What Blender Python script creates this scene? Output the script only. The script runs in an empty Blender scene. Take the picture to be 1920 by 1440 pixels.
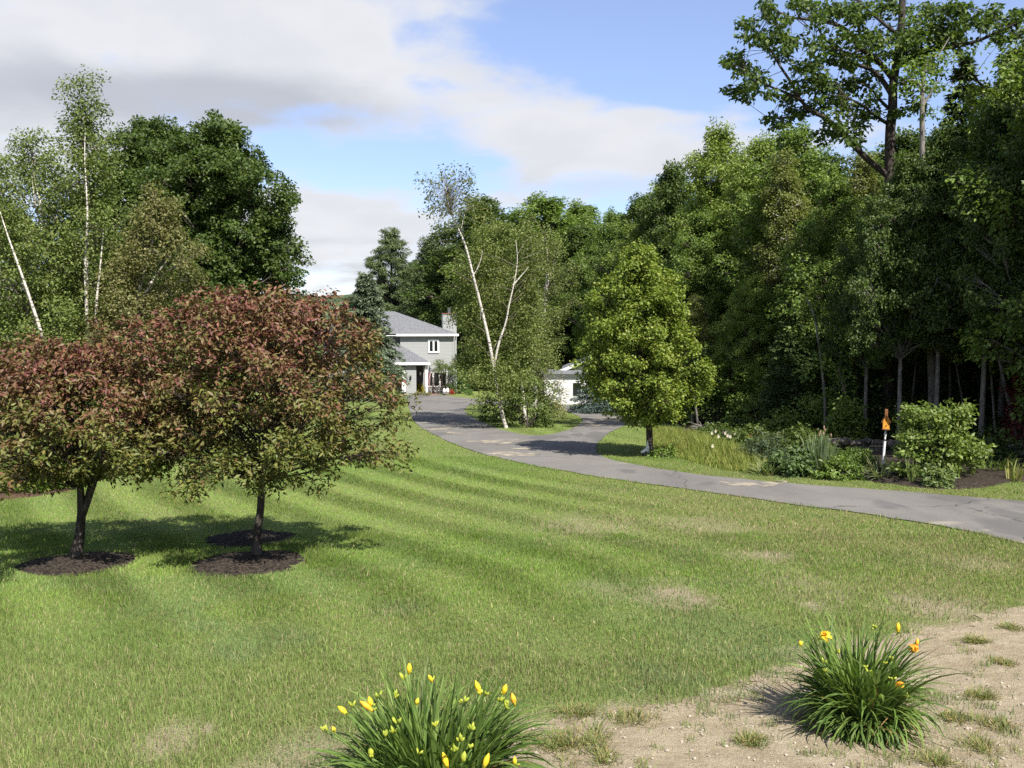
import bpy, math, random
import numpy as np
R = math.radians
C = bpy.context.scene.collection
sc = bpy.context.scene
random.seed(7)

# ------------------------------------------------------------------ camera model and ground plane
F = 1750.0                       # focal length in pixels of the 1920 wide photograph
CAM = np.array([0.0, 0.0, 2.4])
PITCH = math.atan(120 / F)       # looking slightly down
SL = 0.0475                      # the lawn falls gently away from the viewer

def ray(px, py):
    u, v = (px - 960) / F, (720 - py) / F
    f = np.array([0, math.cos(PITCH), -math.sin(PITCH)])
    up = np.array([0, math.sin(PITCH), math.cos(PITCH)])
    return f + np.array([1.0, 0, 0]) * u + up * v

def gz(y):
    y = np.asarray(y, float)
    return np.where(y < 100, -SL * y, -SL * 100 - 0.01 * (y - 100) * 0)

def G(px, py):                   # where a sight line meets the ground
    d = ray(px, py)
    t = -CAM[2] / (d[2] + SL * d[1])
    p = CAM + d * t
    return np.array([p[0], p[1], -SL * p[1]])

def D(px, py, Y):                # point on a sight line at depth Y
    d = ray(px, py)
    return CAM + d * (Y / d[1])

# ------------------------------------------------------------------ numpy noise
def _hash(ix, iy, s):
    n = (ix * 374761393 + iy * 668265263 + s * 974634777) & 0xffffffff
    n = ((n ^ (n >> 13)) * 1274126177) & 0xffffffff
    return ((n ^ (n >> 16)) & 0xffff) / 65535.0

def vnoise(x, y, s=0):
    x = np.asarray(x, float); y = np.asarray(y, float)
    ix = np.floor(x).astype(np.int64); iy = np.floor(y).astype(np.int64)
    fx = x - ix; fy = y - iy
    fx = fx * fx * (3 - 2 * fx); fy = fy * fy * (3 - 2 * fy)
    a = _hash(ix, iy, s); b = _hash(ix + 1, iy, s); c = _hash(ix, iy + 1, s); d = _hash(ix + 1, iy + 1, s)
    return (a * (1 - fx) + b * fx) * (1 - fy) + (c * (1 - fx) + d * fx) * fy

def fbm(x, y, s=0, o=4):
    t = 0; a = 0.5; n = 0
    for k in range(o):
        t = t + a * vnoise(x * 2 ** k, y * 2 ** k, s + k * 17); n += a; a *= 0.5
    return t / n

def sstep(a, b, x):
    t = np.clip((x - a) / (b - a), 0, 1)
    return t * t * (3 - 2 * t)

def inpoly(x, y, poly):
    poly = np.asarray(poly)[:, :2]
    ins = np.zeros(x.shape, bool)
    n = len(poly)
    for i in range(n):
        x1, y1 = poly[i]; x2, y2 = poly[(i + 1) % n]
        c = ((y1 > y) != (y2 > y))
        if y1 != y2:
            ins ^= c & (x < (x2 - x1) * (y - y1) / (y2 - y1) + x1)
    return ins

def polydist(x, y, line):
    line = np.asarray(line)[:, :2]
    best = np.full(x.shape, 1e9)
    for a, b in zip(line[:-1], line[1:]):
        ab = b - a; L = ab @ ab + 1e-12
        t = np.clip(((x - a[0]) * ab[0] + (y - a[1]) * ab[1]) / L, 0, 1)
        best = np.minimum(best, np.hypot(x - a[0] - t * ab[0], y - a[1] - t * ab[1]))
    return best

def smooth_line(pts, n=6, closed=False):   # Catmull-Rom
    P = [np.asarray(p, float) for p in pts]
    out = []
    m = len(P)
    rngs = range(m) if closed else range(m - 1)
    for i in rngs:
        if closed:
            p0, p1, p2, p3 = P[(i - 1) % m], P[i], P[(i + 1) % m], P[(i + 2) % m]
        else:
            p0, p1, p2, p3 = P[max(i - 1, 0)], P[i], P[i + 1], P[min(i + 2, m - 1)]
        for k in range(n):
            t = k / n
            out.append(0.5 * (2 * p1 + (p2 - p0) * t + (2 * p0 - 5 * p1 + 4 * p2 - p3) * t * t + (3 * p1 - p0 - 3 * p2 + p3) * t ** 3))
    if not closed:
        out.append(P[-1])
    return np.array(out)

def unit(v):
    return v / (np.linalg.norm(v, axis=-1, keepdims=True) + 1e-9)

# ------------------------------------------------------------------ object helpers
def raw_mesh(name, V, loops, starts, mat, parent=None, tint=None, smooth=False):
    me = bpy.data.meshes.new(name)
    V = np.ascontiguousarray(V, np.float32)
    me.vertices.add(len(V)); me.vertices.foreach_set('co', V.ravel())
    loops = np.ascontiguousarray(loops, np.int32)
    me.loops.add(len(loops)); me.loops.foreach_set('vertex_index', loops)
    starts = np.ascontiguousarray(starts, np.int32)
    me.polygons.add(len(starts)); me.polygons.foreach_set('loop_start', starts)
    if smooth:
        me.polygons.foreach_set('use_smooth', np.ones(len(starts), bool))
    if tint is not None:
        a = me.attributes.new('tint', 'FLOAT_COLOR', 'FACE')
        t4 = np.ones((len(starts), 4), np.float32); t4[:, :3] = tint
        a.data.foreach_set('color', t4.ravel())
    me.materials.append(mat)
    me.update(calc_edges=True)
    o = bpy.data.objects.new(name, me); C.objects.link(o)
    if parent: o.parent = parent
    return o

class MB:
    """collects boxes, prisms, tubes and lathes; build() links them as ONE mesh object"""
    def __init__(s): s.V = []; s.Fc = []
    def add(s, V, Fc):
        n = len(s.V); s.V += [tuple(map(float, v)) for v in V]; s.Fc += [tuple(i + n for i in f) for f in Fc]; return s
    def box(s, x0, x1, y0, y1, z0, z1):
        return s.add([(x0, y0, z0), (x1, y0, z0), (x1, y1, z0), (x0, y1, z0), (x0, y0, z1), (x1, y0, z1), (x1, y1, z1), (x0, y1, z1)],
                     [(0, 3, 2, 1), (4, 5, 6, 7), (0, 1, 5, 4), (1, 2, 6, 5), (2, 3, 7, 6), (3, 0, 4, 7)])
    def tube(s, pts, rad, sides=8, caps=True):
        V, Q = tube_arrays(np.asarray(pts, float), np.broadcast_to(np.asarray(rad, float), (len(pts),)), sides)
        Fc = [tuple(q) for q in Q]
        if caps:
            Fc.append(tuple(range(sides))[::-1]); k = len(V) - sides; Fc.append(tuple(range(k, k + sides)))
        return s.add(V, Fc)
    def lathe(s, prof, c=(0, 0, 0), sides=12):
        V = []; Fc = []
        for r, z in prof:
            for k in range(sides):
                a = 2 * math.pi * k / sides; V.append((c[0] + r * math.cos(a), c[1] + r * math.sin(a), c[2] + z))
        for i in range(len(prof) - 1):
            for k in range(sides):
                a = i * sides + k; b = i * sides + (k + 1) % sides
                Fc.append((a, b, b + sides, a + sides))
        Fc.append(tuple(range(sides))[::-1]); k = len(V) - sides; Fc.append(tuple(range(k, k + sides)))
        return s.add(V, Fc)
    def build(s, name, m, parent=None, smooth=False, bevel=0):
        me = bpy.data.meshes.new(name); me.from_pydata(s.V, [], s.Fc)
        me.materials.append(m); me.update()
        if smooth: me.polygons.foreach_set('use_smooth', np.ones(len(me.polygons), bool))
        o = bpy.data.objects.new(name, me); C.objects.link(o)
        if parent: o.parent = parent
        if bevel:
            b = o.modifiers.new('bevel', 'BEVEL'); b.width = bevel; b.segments = 2; b.limit_method = 'ANGLE'
        return o

def tube_arrays(P, rad, sides):
    T = np.gradient(P, axis=0); T = unit(T)
    ref = np.array([1, 0.13, 0.07]) if abs(T[:, 2]).mean() > 0.7 else np.array([0.05, 0.1, 1.0])
    n1 = unit(np.cross(T, ref)); n2 = np.cross(T, n1)
    a = np.arange(sides) * 2 * math.pi / sides
    V = P[:, None, :] + rad[:, None, None] * (np.cos(a)[None, :, None] * n1[:, None, :] + np.sin(a)[None, :, None] * n2[:, None, :])
    k = len(P)
    i = np.arange(k - 1)[:, None] * sides; j = np.arange(sides)[None, :]; j2 = (j + 1) % sides
    Q = np.stack([i + j, i + j2, i + sides + j2, i + sides + j], -1).reshape(-1, 4)
    return V.reshape(-1, 3), Q

def tubes_obj(name, paths, m, parent):
    Vs = []; Qs = []; n = 0
    for P, rad, sides in paths:
        V, Q = tube_arrays(np.asarray(P, float), np.asarray(rad, float), sides)
        Vs.append(V); Qs.append(Q + n); n += len(V)
    V = np.concatenate(Vs); Q = np.concatenate(Qs)
    return raw_mesh(name, V, Q.ravel(), np.arange(len(Q)) * 4, m, parent, smooth=True)

def leaves_obj(name, P, T, N, L, W, col, m, parent=None, fold=0.15, droop=0.1, mid=0.45):
    B = np.cross(N, T); L = np.asarray(L)[:, None]; W = np.asarray(W)[:, None]
    V = np.empty((len(P), 4, 3), np.float32)
    V[:, 0] = P
    V[:, 1] = P + T * L * mid + B * W * .5 + N * W * fold
    V[:, 2] = P + T * L - N * L * droop
    V[:, 3] = P + T * L * mid - B * W * .5 + N * W * fold
    b = (np.arange(len(P)) * 4)[:, None]
    loops = (b + np.array([[0, 1, 2, 0, 2, 3]])).ravel()
    return raw_mesh(name, V.reshape(-1, 3), loops, np.arange(len(P) * 2) * 3, m, parent, tint=np.repeat(col, 2, axis=0))

def tag(o, label, cat, group=None, kind=None):
    if label: o['label'] = label
    if cat: o['category'] = cat
    if group: o['group'] = group
    if kind: o['kind'] = kind
    return o

def thing(name, loc, label, cat, group=None, rz=0, s=1):
    o = bpy.data.objects.new(name, None); C.objects.link(o)
    o.location = [float(v) for v in loc]; o.rotation_euler = (0, 0, rz); o.scale = (s, s, s) if np.isscalar(s) else s
    o.empty_display_size = 0.2
    return tag(o, label, cat, group)

def kids(o): return [c for c in bpy.data.objects if c.parent == o]

def dup(root, loc, rz, s, label, cat=None, group=None, name=None):
    r = root.copy(); C.objects.link(r); r.location = [float(v) for v in loc]; r.rotation_euler = (0, 0, rz)
    r.scale = (s, s, s) if np.isscalar(s) else s
    if name: r.name = name
    r['label'] = label
    if cat: r['category'] = cat
    if group: r['group'] = group
    elif 'group' in r: del r['group']
    for ch in kids(root):
        c = ch.copy(); C.objects.link(c); c.parent = r
        for g in kids(ch):
            d = g.copy(); C.objects.link(d); d.parent = c
    return r

def structure(o): o['kind'] = 'structure'; return o

# ------------------------------------------------------------------ materials
def newmat(name):
    m = bpy.data.materials.new(name); m.use_nodes = True
    nt = m.node_tree; nt.nodes.clear()
    out = nt.nodes.new('ShaderNodeOutputMaterial')
    return m, nt, out

def nd(nt, t, **kw):
    n = nt.nodes.new(t)
    ins = kw.pop('ins', {})
    for k, v in kw.items(): setattr(n, k, v)
    for k, v in ins.items():
        if hasattr(v, 'is_output') or isinstance(v, bpy.types.NodeSocket): nt.links.new(v, n.inputs[k])
        else: n.inputs[k].default_value = v
    return n

def c4(c): return (c[0], c[1], c[2], 1.0)

def math_(nt, op, a, b=None, c=None, clamp=False):
    n = nt.nodes.new('ShaderNodeMath'); n.operation = op; n.use_clamp = clamp
    for i, v in enumerate((a, b, c)):
        if v is None: continue
        if isinstance(v, bpy.types.NodeSocket): nt.links.new(v, n.inputs[i])
        else: n.inputs[i].default_value = v
    return n.outputs[0]

def mixc(nt, f, a, b, mode='MIX'):
    n = nt.nodes.new('ShaderNodeMix'); n.data_type = 'RGBA'; n.blend_type = mode
    for k, v in ((0, f), (6, a), (7, b)):
        if isinstance(v, bpy.types.NodeSocket): nt.links.new(v, n.inputs[k])
        else: n.inputs[k].default_value = v if k == 0 else c4(v)
    return n.outputs[2]

def maprange(nt, v, a, b, c=0.0, d=1.0, smooth=True):
    n = nt.nodes.new('ShaderNodeMapRange'); n.interpolation_type = 'SMOOTHSTEP' if smooth else 'LINEAR'
    nt.links.new(v, n.inputs[0])
    for i, q in enumerate((a, b, c, d)): n.inputs[i + 1].default_value = q
    return n.outputs[0]

def noise(nt, vec, scale, detail=4, rough=.55, dist=0.0):
    n = nd(nt, 'ShaderNodeTexNoise', ins={'Scale': scale, 'Detail': detail, 'Roughness': rough, 'Distortion': dist})
    if vec is not None: nt.links.new(vec, n.inputs['Vector'])
    return n.outputs[0]

def coords(nt, kind='Object', scale=(1, 1, 1)):
    t = nt.nodes.new('ShaderNodeTexCoord')
    if scale == (1, 1, 1): return t.outputs[kind]
    mp = nd(nt, 'ShaderNodeMapping', ins={'Vector': t.outputs[kind], 'Scale': scale})
    return mp.outputs[0]

def simple(name, c1, c2=None, scale=8, rough=.8, spec=.25, bump=0.0, bscale=None, stretch=(1, 1, 1), lo=.35, hi=.65, metal=0):
    m, nt, out = newmat(name)
    vec = coords(nt, 'Object', stretch)
    p = nd(nt, 'ShaderNodeBsdfPrincipled', ins={'Roughness': rough, 'Specular IOR Level': spec, 'Metallic': metal})
    if c2 is None: p.inputs['Base Color'].default_value = c4(c1)
    else:
        f = maprange(nt, noise(nt, vec, scale), lo, hi)
        nt.links.new(mixc(nt, f, c1, c2), p.inputs['Base Color'])
    if bump:
        b = nd(nt, 'ShaderNodeBump', ins={'Strength': bump, 'Distance': 0.02, 'Height': noise(nt, vec, bscale or scale * 3)})
        nt.links.new(b.outputs[0], p.inputs['Normal'])
    nt.links.new(p.outputs[0], out.inputs[0])
    return m

def leafmat(name, trans=.36, rough=.5, spec=.3, tcol=(1.2, 1.3, .6)):
    m, nt, out = newmat(name)
    a = nd(nt, 'ShaderNodeAttribute', attribute_name='tint')
    p = nd(nt, 'ShaderNodeBsdfPrincipled', ins={'Roughness': rough, 'Specular IOR Level': spec, 'Base Color': a.outputs['Color']})
    t = nd(nt, 'ShaderNodeBsdfTranslucent', ins={'Color': mixc(nt, 1.0, a.outputs['Color'], tcol, 'MULTIPLY')})
    mx = nd(nt, 'ShaderNodeMixShader', ins={0: trans, 1: p.outputs[0], 2: t.outputs[0]})
    nt.links.new(mx.outputs[0], out.inputs[0])
    return m

M = {}
M['leaf'] = leafmat('leaf')
M['crab'] = leafmat('crab_leaf', trans=.22, tcol=(1.2, .9, .6))
M['needle'] = leafmat('needle', trans=.1, rough=.6, tcol=(1, 1.1, .7))
M['blade'] = leafmat('grass_blade', trans=.3, rough=.55, spec=.25)
M['petal'] = leafmat('petal', trans=.3, rough=.5, spec=.2, tcol=(1, .9, .5))
M['bark'] = simple('bark', (.075, .06, .05), (.16, .14, .12), 3, .9, .1, .6, 14, (6, 6, 1))
M['darkbark'] = simple('dark_bark', (.035, .028, .024), (.08, .068, .058), 4, .9, .1, .7, 18, (5, 5, 1.2))
M['greybark'] = simple('grey_bark', (.12, .11, .10), (.24, .22, .2), 3, .9, .1, .6, 10, (4, 4, 1))

M['twig'] = simple('twig_bark', (.10, .085, .07), (.2, .17, .14), 4, .9, .1)
def birch_bark():
    m, nt, out = newmat('birch_bark')
    v = coords(nt, 'Object', (3, 3, 11))
    f = maprange(nt, noise(nt, v, 1.9, 6, .65), .52, .60)
    v2 = coords(nt, 'Object', (1, 1, .6))
    g = maprange(nt, noise(nt, v2, 1.3, 3), .5, .75)
    base = mixc(nt, g, (.52, .48, .43), (.33, .30, .26))
    p = nd(nt, 'ShaderNodeBsdfPrincipled', ins={'Roughness': .7, 'Specular IOR Level': .2, 'Base Color': mixc(nt, f, base, (.07, .06, .055))})
    nt.links.new(p.outputs[0], out.inputs[0]); return m
M['birch'] = birch_bark()

# ------------------------------------------------------------------ foliage generators
GAIN = (1.35, 1.22, 1.1)
def pick(rng, pal, n, var=.12):
    pal = np.array(pal) * np.array(GAIN); k = rng.integers(0, len(pal), n)
    w = rng.random((n, 1))
    c = pal[k] * (1 - w) + pal[rng.integers(0, len(pal), n)] * w
    return np.clip(c * (1 + rng.normal(0, var, (n, 1))), .005, .9)

def ball(rng, n):
    return unit(rng.normal(size=(n, 3))) * (rng.random((n, 1)) ** .45)

def orient(rng, n, out, up=.75, ow=.35, rnd=.55, droop=.25, tw=.6):
    N = unit(np.array([0, 0, up]) + out * ow + rng.normal(size=(n, 3)) * rnd)
    T = out * .8 + rng.normal(size=(n, 3)) * tw - np.array([0, 0, droop])
    T = unit(T - N * (T * N).sum(1, keepdims=True))
    return T, N

def bez(a, b, c, n):
    t = np.linspace(0, 1, n)[:, None]
    return a * (1 - t) ** 2 + 2 * b * t * (1 - t) + c * t * t

class Foliage:
    def __init__(s): s.P = []; s.T = []; s.N = []; s.L = []; s.W = []; s.C = []
    def add(s, P, T, N, L, W, C_): s.P.append(P); s.T.append(T); s.N.append(N); s.L.append(L); s.W.append(W); s.C.append(C_)
    def build(s, name, m, parent, **k):
        return leaves_obj(name, *[np.concatenate(x) for x in (s.P, s.T, s.N, s.L, s.W, s.C)], m, parent, **k)

def spray(rng, fol, centers, per, rad, leaf, pal, axis=None, flat=.6, droop=.25, colfn=None, var=.14):
    """leaf clumps around the given centres"""
    n = len(centers) * per
    off = ball(rng, n) * np.array([1, 1, flat]) * rad
    P = np.repeat(centers, per, axis=0) + off
    out = unit(off)
    if axis is not None:
        ax = P - axis; ax[:, 2] *= .3; out = unit(out + unit(ax) * .8)
    T, N = orient(rng, n, out, droop=droop)
    L = leaf[0] * rng.uniform(.65, 1.25, n); W = leaf[1] * rng.uniform(.7, 1.2, n)
    c = pick(rng, pal, n, var) if colfn is None else colfn(rng, P)
    fol.add(P, T, N, L, W, c)

def crown_tree(rng, root, env, trunk, n1, n2, per, R1, R2, leaf, pal, bark, lm, lump=.3, droop=.25, flat=.6,
               limb_up=.55, inner=.35, colfn=None, limb_r=.3, extra=None, sub_r=.006, minh=None, twig_draw=True, fold=.15, bark2=None):
    """trunk: (k,3) points and radii in local space; env: list of (height, radius)"""
    tp, tr = np.asarray(trunk[0], float), np.asarray(trunk[1], float)
    eh = np.array([e[0] for e in env], float); er = np.array([e[1] for e in env], float)
    hs = np.linspace(eh[0], eh[-1], 200); rs = np.interp(hs, eh, er)
    cdf = np.cumsum(rs + .15 * rs.max()); cdf /= cdf[-1]
    def axis(h):
        return np.array([np.interp(h, tp[:, 2], tp[:, 0]), np.interp(h, tp[:, 2], tp[:, 1]), h])
    paths = [(tp, tr, 10)]
    fol = Foliage()
    lumps = rng.integers(0, 9999)
    cl = []
    for i in range(n1):
        h = np.interp((i + rng.random()) / n1, cdf, hs)
        a = i * 2.39996 + rng.normal(0, .35)
        rr = np.interp(h, eh, er) * (1 + lump * (2 * float(vnoise(a * 1.3 + 5, h * 1.1, lumps)) - 1))
        fr = inner + (1 - inner) * rng.random() ** .55
        ax = axis(h)
        c = ax + np.array([math.cos(a), math.sin(a), 0]) * max(rr * fr - R1 * .55, 0.05)
        sh = max(h - rr * fr * limb_up - .2, (minh if minh is not None else eh[0] * .85))
        sh = min(sh, tp[-1, 2] * .97)
        s0 = axis(sh)
        mid = (s0 + c) * .5 + np.array([0, 0, .12 * rr]) + rng.normal(0, .08, 3) * rr
        r0 = max(np.interp(sh, tp[:, 2], tr) * limb_r, .012)
        P = bez(s0, mid, c, 7)
        paths.append((P, np.linspace(r0, r0 * .3, 7), 5))
        sub = c + ball(rng, n2) * np.array([1, 1, .75]) * R1
        cl.append(sub)
        if twig_draw:
            for q in sub:
                st = P[rng.integers(3, 7)]
                paths.append((np.array([st, (st + q) * .5 + rng.normal(0, .05, 3) * R1, q]), np.array([sub_r * 1.6, sub_r, sub_r * .5]), 3))
    cl = np.concatenate(cl)
    if extra is not None: cl = np.concatenate([cl, extra])
    axp = np.stack([np.interp(cl[:, 2], tp[:, 2], tp[:, 0]), np.interp(cl[:, 2], tp[:, 2], tp[:, 1]), cl[:, 2]], 1)
    spray(rng, fol, cl, per, R2, leaf, pal, axis=np.repeat(axp, per, axis=0), flat=flat, droop=droop, colfn=colfn)
    if bark2 is None: tubes_obj('trunk', paths, bark, root)
    else:
        tubes_obj('trunk', paths[:1], bark, root); tubes_obj('limbs', paths[1:], bark2, root)
    fol.build('crown', lm, root, fold=fold)
    return root

def conifer(rng, root, H, Rmax, h0, n_lev, per, pal, tr, shape=1.0, droop=.25, needle=(.2, .05), samples=70, bark=None, gap=0.0, up=.1):
    paths = [(np.array([[0, 0, -.2], [0, 0, H * .5], [.02 * H * rng.normal() * .3, 0, H * .98]]), np.array([tr, tr * .6, .015]), 8)]
    fol = Foliage()
    for i in range(n_lev):
        f = (i + rng.random() * .6) / n_lev
        h = h0 + (H - h0) * f
        Lb = Rmax * (1 - f) ** shape + .12
        for k in range(per):
            if rng.random() < gap: continue
            a = rng.random() * 6.283
            L = Lb * rng.uniform(.65, 1.12)
            d = np.array([math.cos(a), math.sin(a), 0]); side = np.array([-d[1], d[0], 0])
            s0 = np.array([0, 0, h]); tip = s0 + d * L + np.array([0, 0, -droop * L + (f - .3) * up * L])
            P = bez(s0, s0 + d * L * .5 + np.array([0, 0, .06 * L]), tip, 5)
            paths.append((P, np.linspace(max(.008, tr * .16 * (1 - f) + .006), .004, 5), 3))
            n = max(8, int(samples * (.25 + .75 * L / Rmax)))
            t = rng.random(n) ** .65
            pos = bez_t(s0, s0 + d * L * .5 + np.array([0, 0, .06 * L]), tip, t)
            s = rng.uniform(-1, 1, n) * (.1 + .33 * (1 - t) + .1) * L * .8
            pos = pos + side * s[:, None] - np.array([0, 0, 1]) * (np.abs(s) * .3)[:, None] + rng.normal(0, .03, (n, 3)) * Rmax * .5
            T = unit(d * .8 + side * np.sign(s)[:, None] * .6 + rng.normal(0, .35, (n, 3)) - np.array([0, 0, .15]))
            N = unit(np.array([0, 0, 1]) + rng.normal(0, .5, (n, 3))); N = unit(N - T * (N * T).sum(1, keepdims=True))
            fol.add(pos, T, N, needle[0] * rng.uniform(.6, 1.3, n), needle[1] * rng.uniform(.7, 1.3, n), pick(rng, pal, n, .18))
    tubes_obj('trunk', paths, bark or M['darkbark'], root)
    fol.build('crown', M['needle'], root, fold=.1)
    return root

def bez_t(a, b, c, t):
    t = t[:, None]
    return a * (1 - t) ** 2 + 2 * b * t * (1 - t) + c * t * t

def shrub(rng, root, w, h, n1, per, leaf, pal, R2=.12, lm=None, stems=6, dome=.5, droop=.1, wy=None, colfn=None, stem_mat=None):
    """leafy mound on several stems"""
    wy = wy or w
    c = unit(rng.normal(size=(n1, 3))); c[:, 2] = np.abs(c[:, 2]); c *= rng.uniform(.55, 1, (n1, 1))
    lum = 1 + .25 * (2 * vnoise(np.arctan2(c[:, 1], c[:, 0]) * 1.5 + 9, c[:, 2] * 3, int(rng.integers(999))) - 1)
    c = c * lum[:, None] * np.array([w / 2, wy / 2, h * .92]) + np.array([0, 0, h * .04])
    fol = Foliage()
    spray(rng, fol, c, per, R2, leaf, pal, axis=np.array([[0, 0, h * .3]]), droop=droop, colfn=colfn)
    paths = []
    for k in range(stems):
        q = c[rng.integers(n1)]
        paths.append((bez(rng.normal(0, .04, 3) * np.array([w, wy, 0]), np.array([q[0] * .3, q[1] * .3, q[2] * .6]), q, 5), np.linspace(.015, .004, 5) * max(1, h), 4))
    tubes_obj('stems', paths, stem_mat or M['bark'], root)
    fol.build('foliage', lm or M['leaf'], root)
    return root

def strap(rng, n, length, width, base_r, up0, up1, pal, arch=1.0, seg=6):
    """n arching strap leaves from one crown; returns verts, quads, tints"""
    a = rng.random(n) * 6.283; rr = base_r * np.sqrt(rng.random(n))
    e = rng.uniform(up0, up1, n)
    L = length * rng.uniform(.6, 1.1, n); W = width * rng.uniform(.7, 1.15, n)
    d = np.stack([np.cos(a), np.sin(a), np.zeros(n)], 1)
    side = np.stack([-np.sin(a), np.cos(a), np.zeros(n)], 1) + rng.normal(0, .3, (n, 3)); side = unit(side)
    ang = e.copy(); P = np.stack([np.cos(a + .6) * rr, np.sin(a + .6) * rr, np.zeros(n)], 1)
    curl = rng.uniform(.5, 1.3, n) * arch * (1.25 - e / 1.6)
    V = []; tw = rng.normal(0, .7, n)
    for k in range(seg + 1):
        t = k / seg
        w = W * (0.75 + .5 * t) * (1 - t ** 3) * .5 + .0006
        V.append(P - side * w[:, None]); V.append(P + side * w[:, None])
        ang = ang - curl * (0.25 + t) * 2.2 / seg
        st = d * np.cos(ang)[:, None] + np.array([0, 0, 1]) * np.sin(ang)[:, None]
        P = P + st * (L / seg)[:, None]
        a = a + tw / seg; d = np.stack([np.cos(a), np.sin(a), np.zeros(n)], 1)
        P[:, 2] = np.maximum(P[:, 2], .01 + rng.random(n) * .02)
    V = np.stack(V, 1)
    m = 2 * (seg + 1)
    q = np.array([[2 * k, 2 * k + 1, 2 * k + 3, 2 * k + 2] for k in range(seg)])
    Q = (np.arange(n) * m)[:, None, None] + q[None]
    return V.reshape(-1, 3), Q.reshape(-1, 4), np.repeat(pick(rng, pal, n, .15), seg, axis=0)

def strap_plant(rng, root, name, *a, mat=None, **k):
    V, Q, t = strap(rng, *a, **k)
    return raw_mesh(name, V, Q.ravel(), np.arange(len(Q)) * 4, mat or M['blade'], root, tint=t)
# ------------------------------------------------------------------ outlines on the ground
PXY = lambda pts: [G(*p) for p in pts]
near_edge = smooth_line(PXY([(2300, 1100), (2100, 1058), (1920, 1021), (1800, 994), (1650, 968), (1500, 948), (1380, 931), (1250, 913), (1120, 894), (1010, 875), (930, 858), (870, 840), (825, 821), (792, 803), (774, 787), (768, 770), (766, 755)]), 8)
far_edge = smooth_line(PXY([(800, 735.5), (822, 740), (860, 745), (905, 749), (960, 751), (1015, 756.5), (1075, 761), (1130, 768), (1168, 775), (1183, 784), (1172, 797), (1140, 813), (1121, 832), (1119, 846), (1135, 858), (1180, 870), (1290, 888), (1400, 899.5), (1520, 910), (1650, 919), (1790, 930), (1920, 941), (2100, 957), (2300, 975)]), 8)
lefttop = PXY([(760, 745), (735, 738), (735, 734.5)])
driveway_poly = np.concatenate([near_edge, np.array(lefttop), far_edge])
island_poly = smooth_line(PXY([(871, 768), (879, 778), (900, 790), (930, 803), (965, 812), (1000, 817), (1035, 814), (1065, 806), (1086, 796), (1092, 787), (1080, 778), (1050, 770.5), (1010, 764), (960, 759.5), (910, 758.5), (882, 761)]), 6, closed=True)
sand_line = [(430, 1500), (600, 1440), (760, 1412), (900, 1400), (1000, 1368), (1150, 1332), (1290, 1308), (1400, 1290), (1470, 1262), (1520, 1228), (1580, 1208), (1690, 1196), (1790, 1172), (1920, 1138), (2200, 1090), (2500, 1060)]
sand_edge = smooth_line(PXY(sand_line), 8)
bed_edge_front = smooth_line(PXY([(1425, 893), (1470, 893.5), (1530, 895), (1600, 900), (1660, 907), (1720, 914), (1790, 918), (1850, 913), (1900, 905), (1990, 902), (2150, 905)]), 6)
bed_back = smooth_line(PXY([(2150, 865), (1920, 856), (1800, 853), (1600, 848), (1480, 848), (1400, 850)]), 4)
bed_poly = np.concatenate([bed_edge_front, bed_back])
wood_front = smooth_line(PXY([(2300, 868), (2000, 858), (1800, 852), (1600, 846), (1480, 842), (1400, 836), (1330, 818), (1270, 800), (1215, 786), (1185, 774), (1150, 764), (1120, 756)]), 6)
wood_poly = np.concatenate([wood_front, np.array([[12, 72, 0], [40, 99, 0], [60, 30, 0], [40, 8, 0], [18, 10, 0]])])
left_bed = smooth_line(PXY([(-150, 950), (0, 938), (80, 929), (140, 918), (170, 905), (150, 890), (60, 885), (-150, 893)]), 6, closed=True)
rings = [(G(143, 1056), 0.67, .46), (G(468, 1056), 0.68, .48), (G(468, 1010), .6, .42)]

GX = np.arange(-48, 32, .12); GY = np.arange(-1, 72, .12)
_gx, _gy = np.meshgrid(GX, GY)
def field(line):                 # distance to a line, tabulated on a grid for speed
    T = polydist(_gx, _gy, line).astype(np.float32)
    def f(x, y):
        u = np.clip((x - GX[0]) / .12, 0, len(GX) - 1.001); v = np.clip((y - GY[0]) / .12, 0, len(GY) - 1.001)
        i = u.astype(int); j = v.astype(int); a = u - i; b = v - j
        return (T[j, i] * (1 - a) + T[j, i + 1] * a) * (1 - b) + (T[j + 1, i] * (1 - a) + T[j + 1, i + 1] * a) * b
    return f
edge_dist = field(near_edge[::2]); sand_dist = field(sand_edge[::2])

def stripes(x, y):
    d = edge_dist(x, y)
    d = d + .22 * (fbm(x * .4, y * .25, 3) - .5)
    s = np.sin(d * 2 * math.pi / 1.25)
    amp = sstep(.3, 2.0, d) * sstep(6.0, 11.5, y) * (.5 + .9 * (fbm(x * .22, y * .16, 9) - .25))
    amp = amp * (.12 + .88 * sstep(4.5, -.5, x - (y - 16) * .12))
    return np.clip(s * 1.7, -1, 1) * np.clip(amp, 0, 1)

patch_pts = [(G(1260, 1112), .55, .9), (G(1522, 1137), .25, .8), (G(1430, 1042), .45, .85), (G(335, 1392), .35, .8), (G(1140, 1105), .5, .35), (G(1100, 985), 1.0, .45), (G(1320, 985), .9, .45), (G(1500, 1090), .9, .45), (G(1760, 1140), .6, .8), (G(1840, 1060), .5, .5), (G(560, 1430), .5, .6), (G(930, 1380), .5, .7)]

def bare(x, y):
    b = np.zeros(x.shape)
    for p, r, s in patch_pts:
        rr = np.hypot((x - p[0]), (y - p[1]) * .8) / r
        b = np.maximum(b, s * sstep(1.25, .1, rr + 1.1 * (fbm(x * 3, y * 3, 21) - .5)))
    return b

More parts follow.
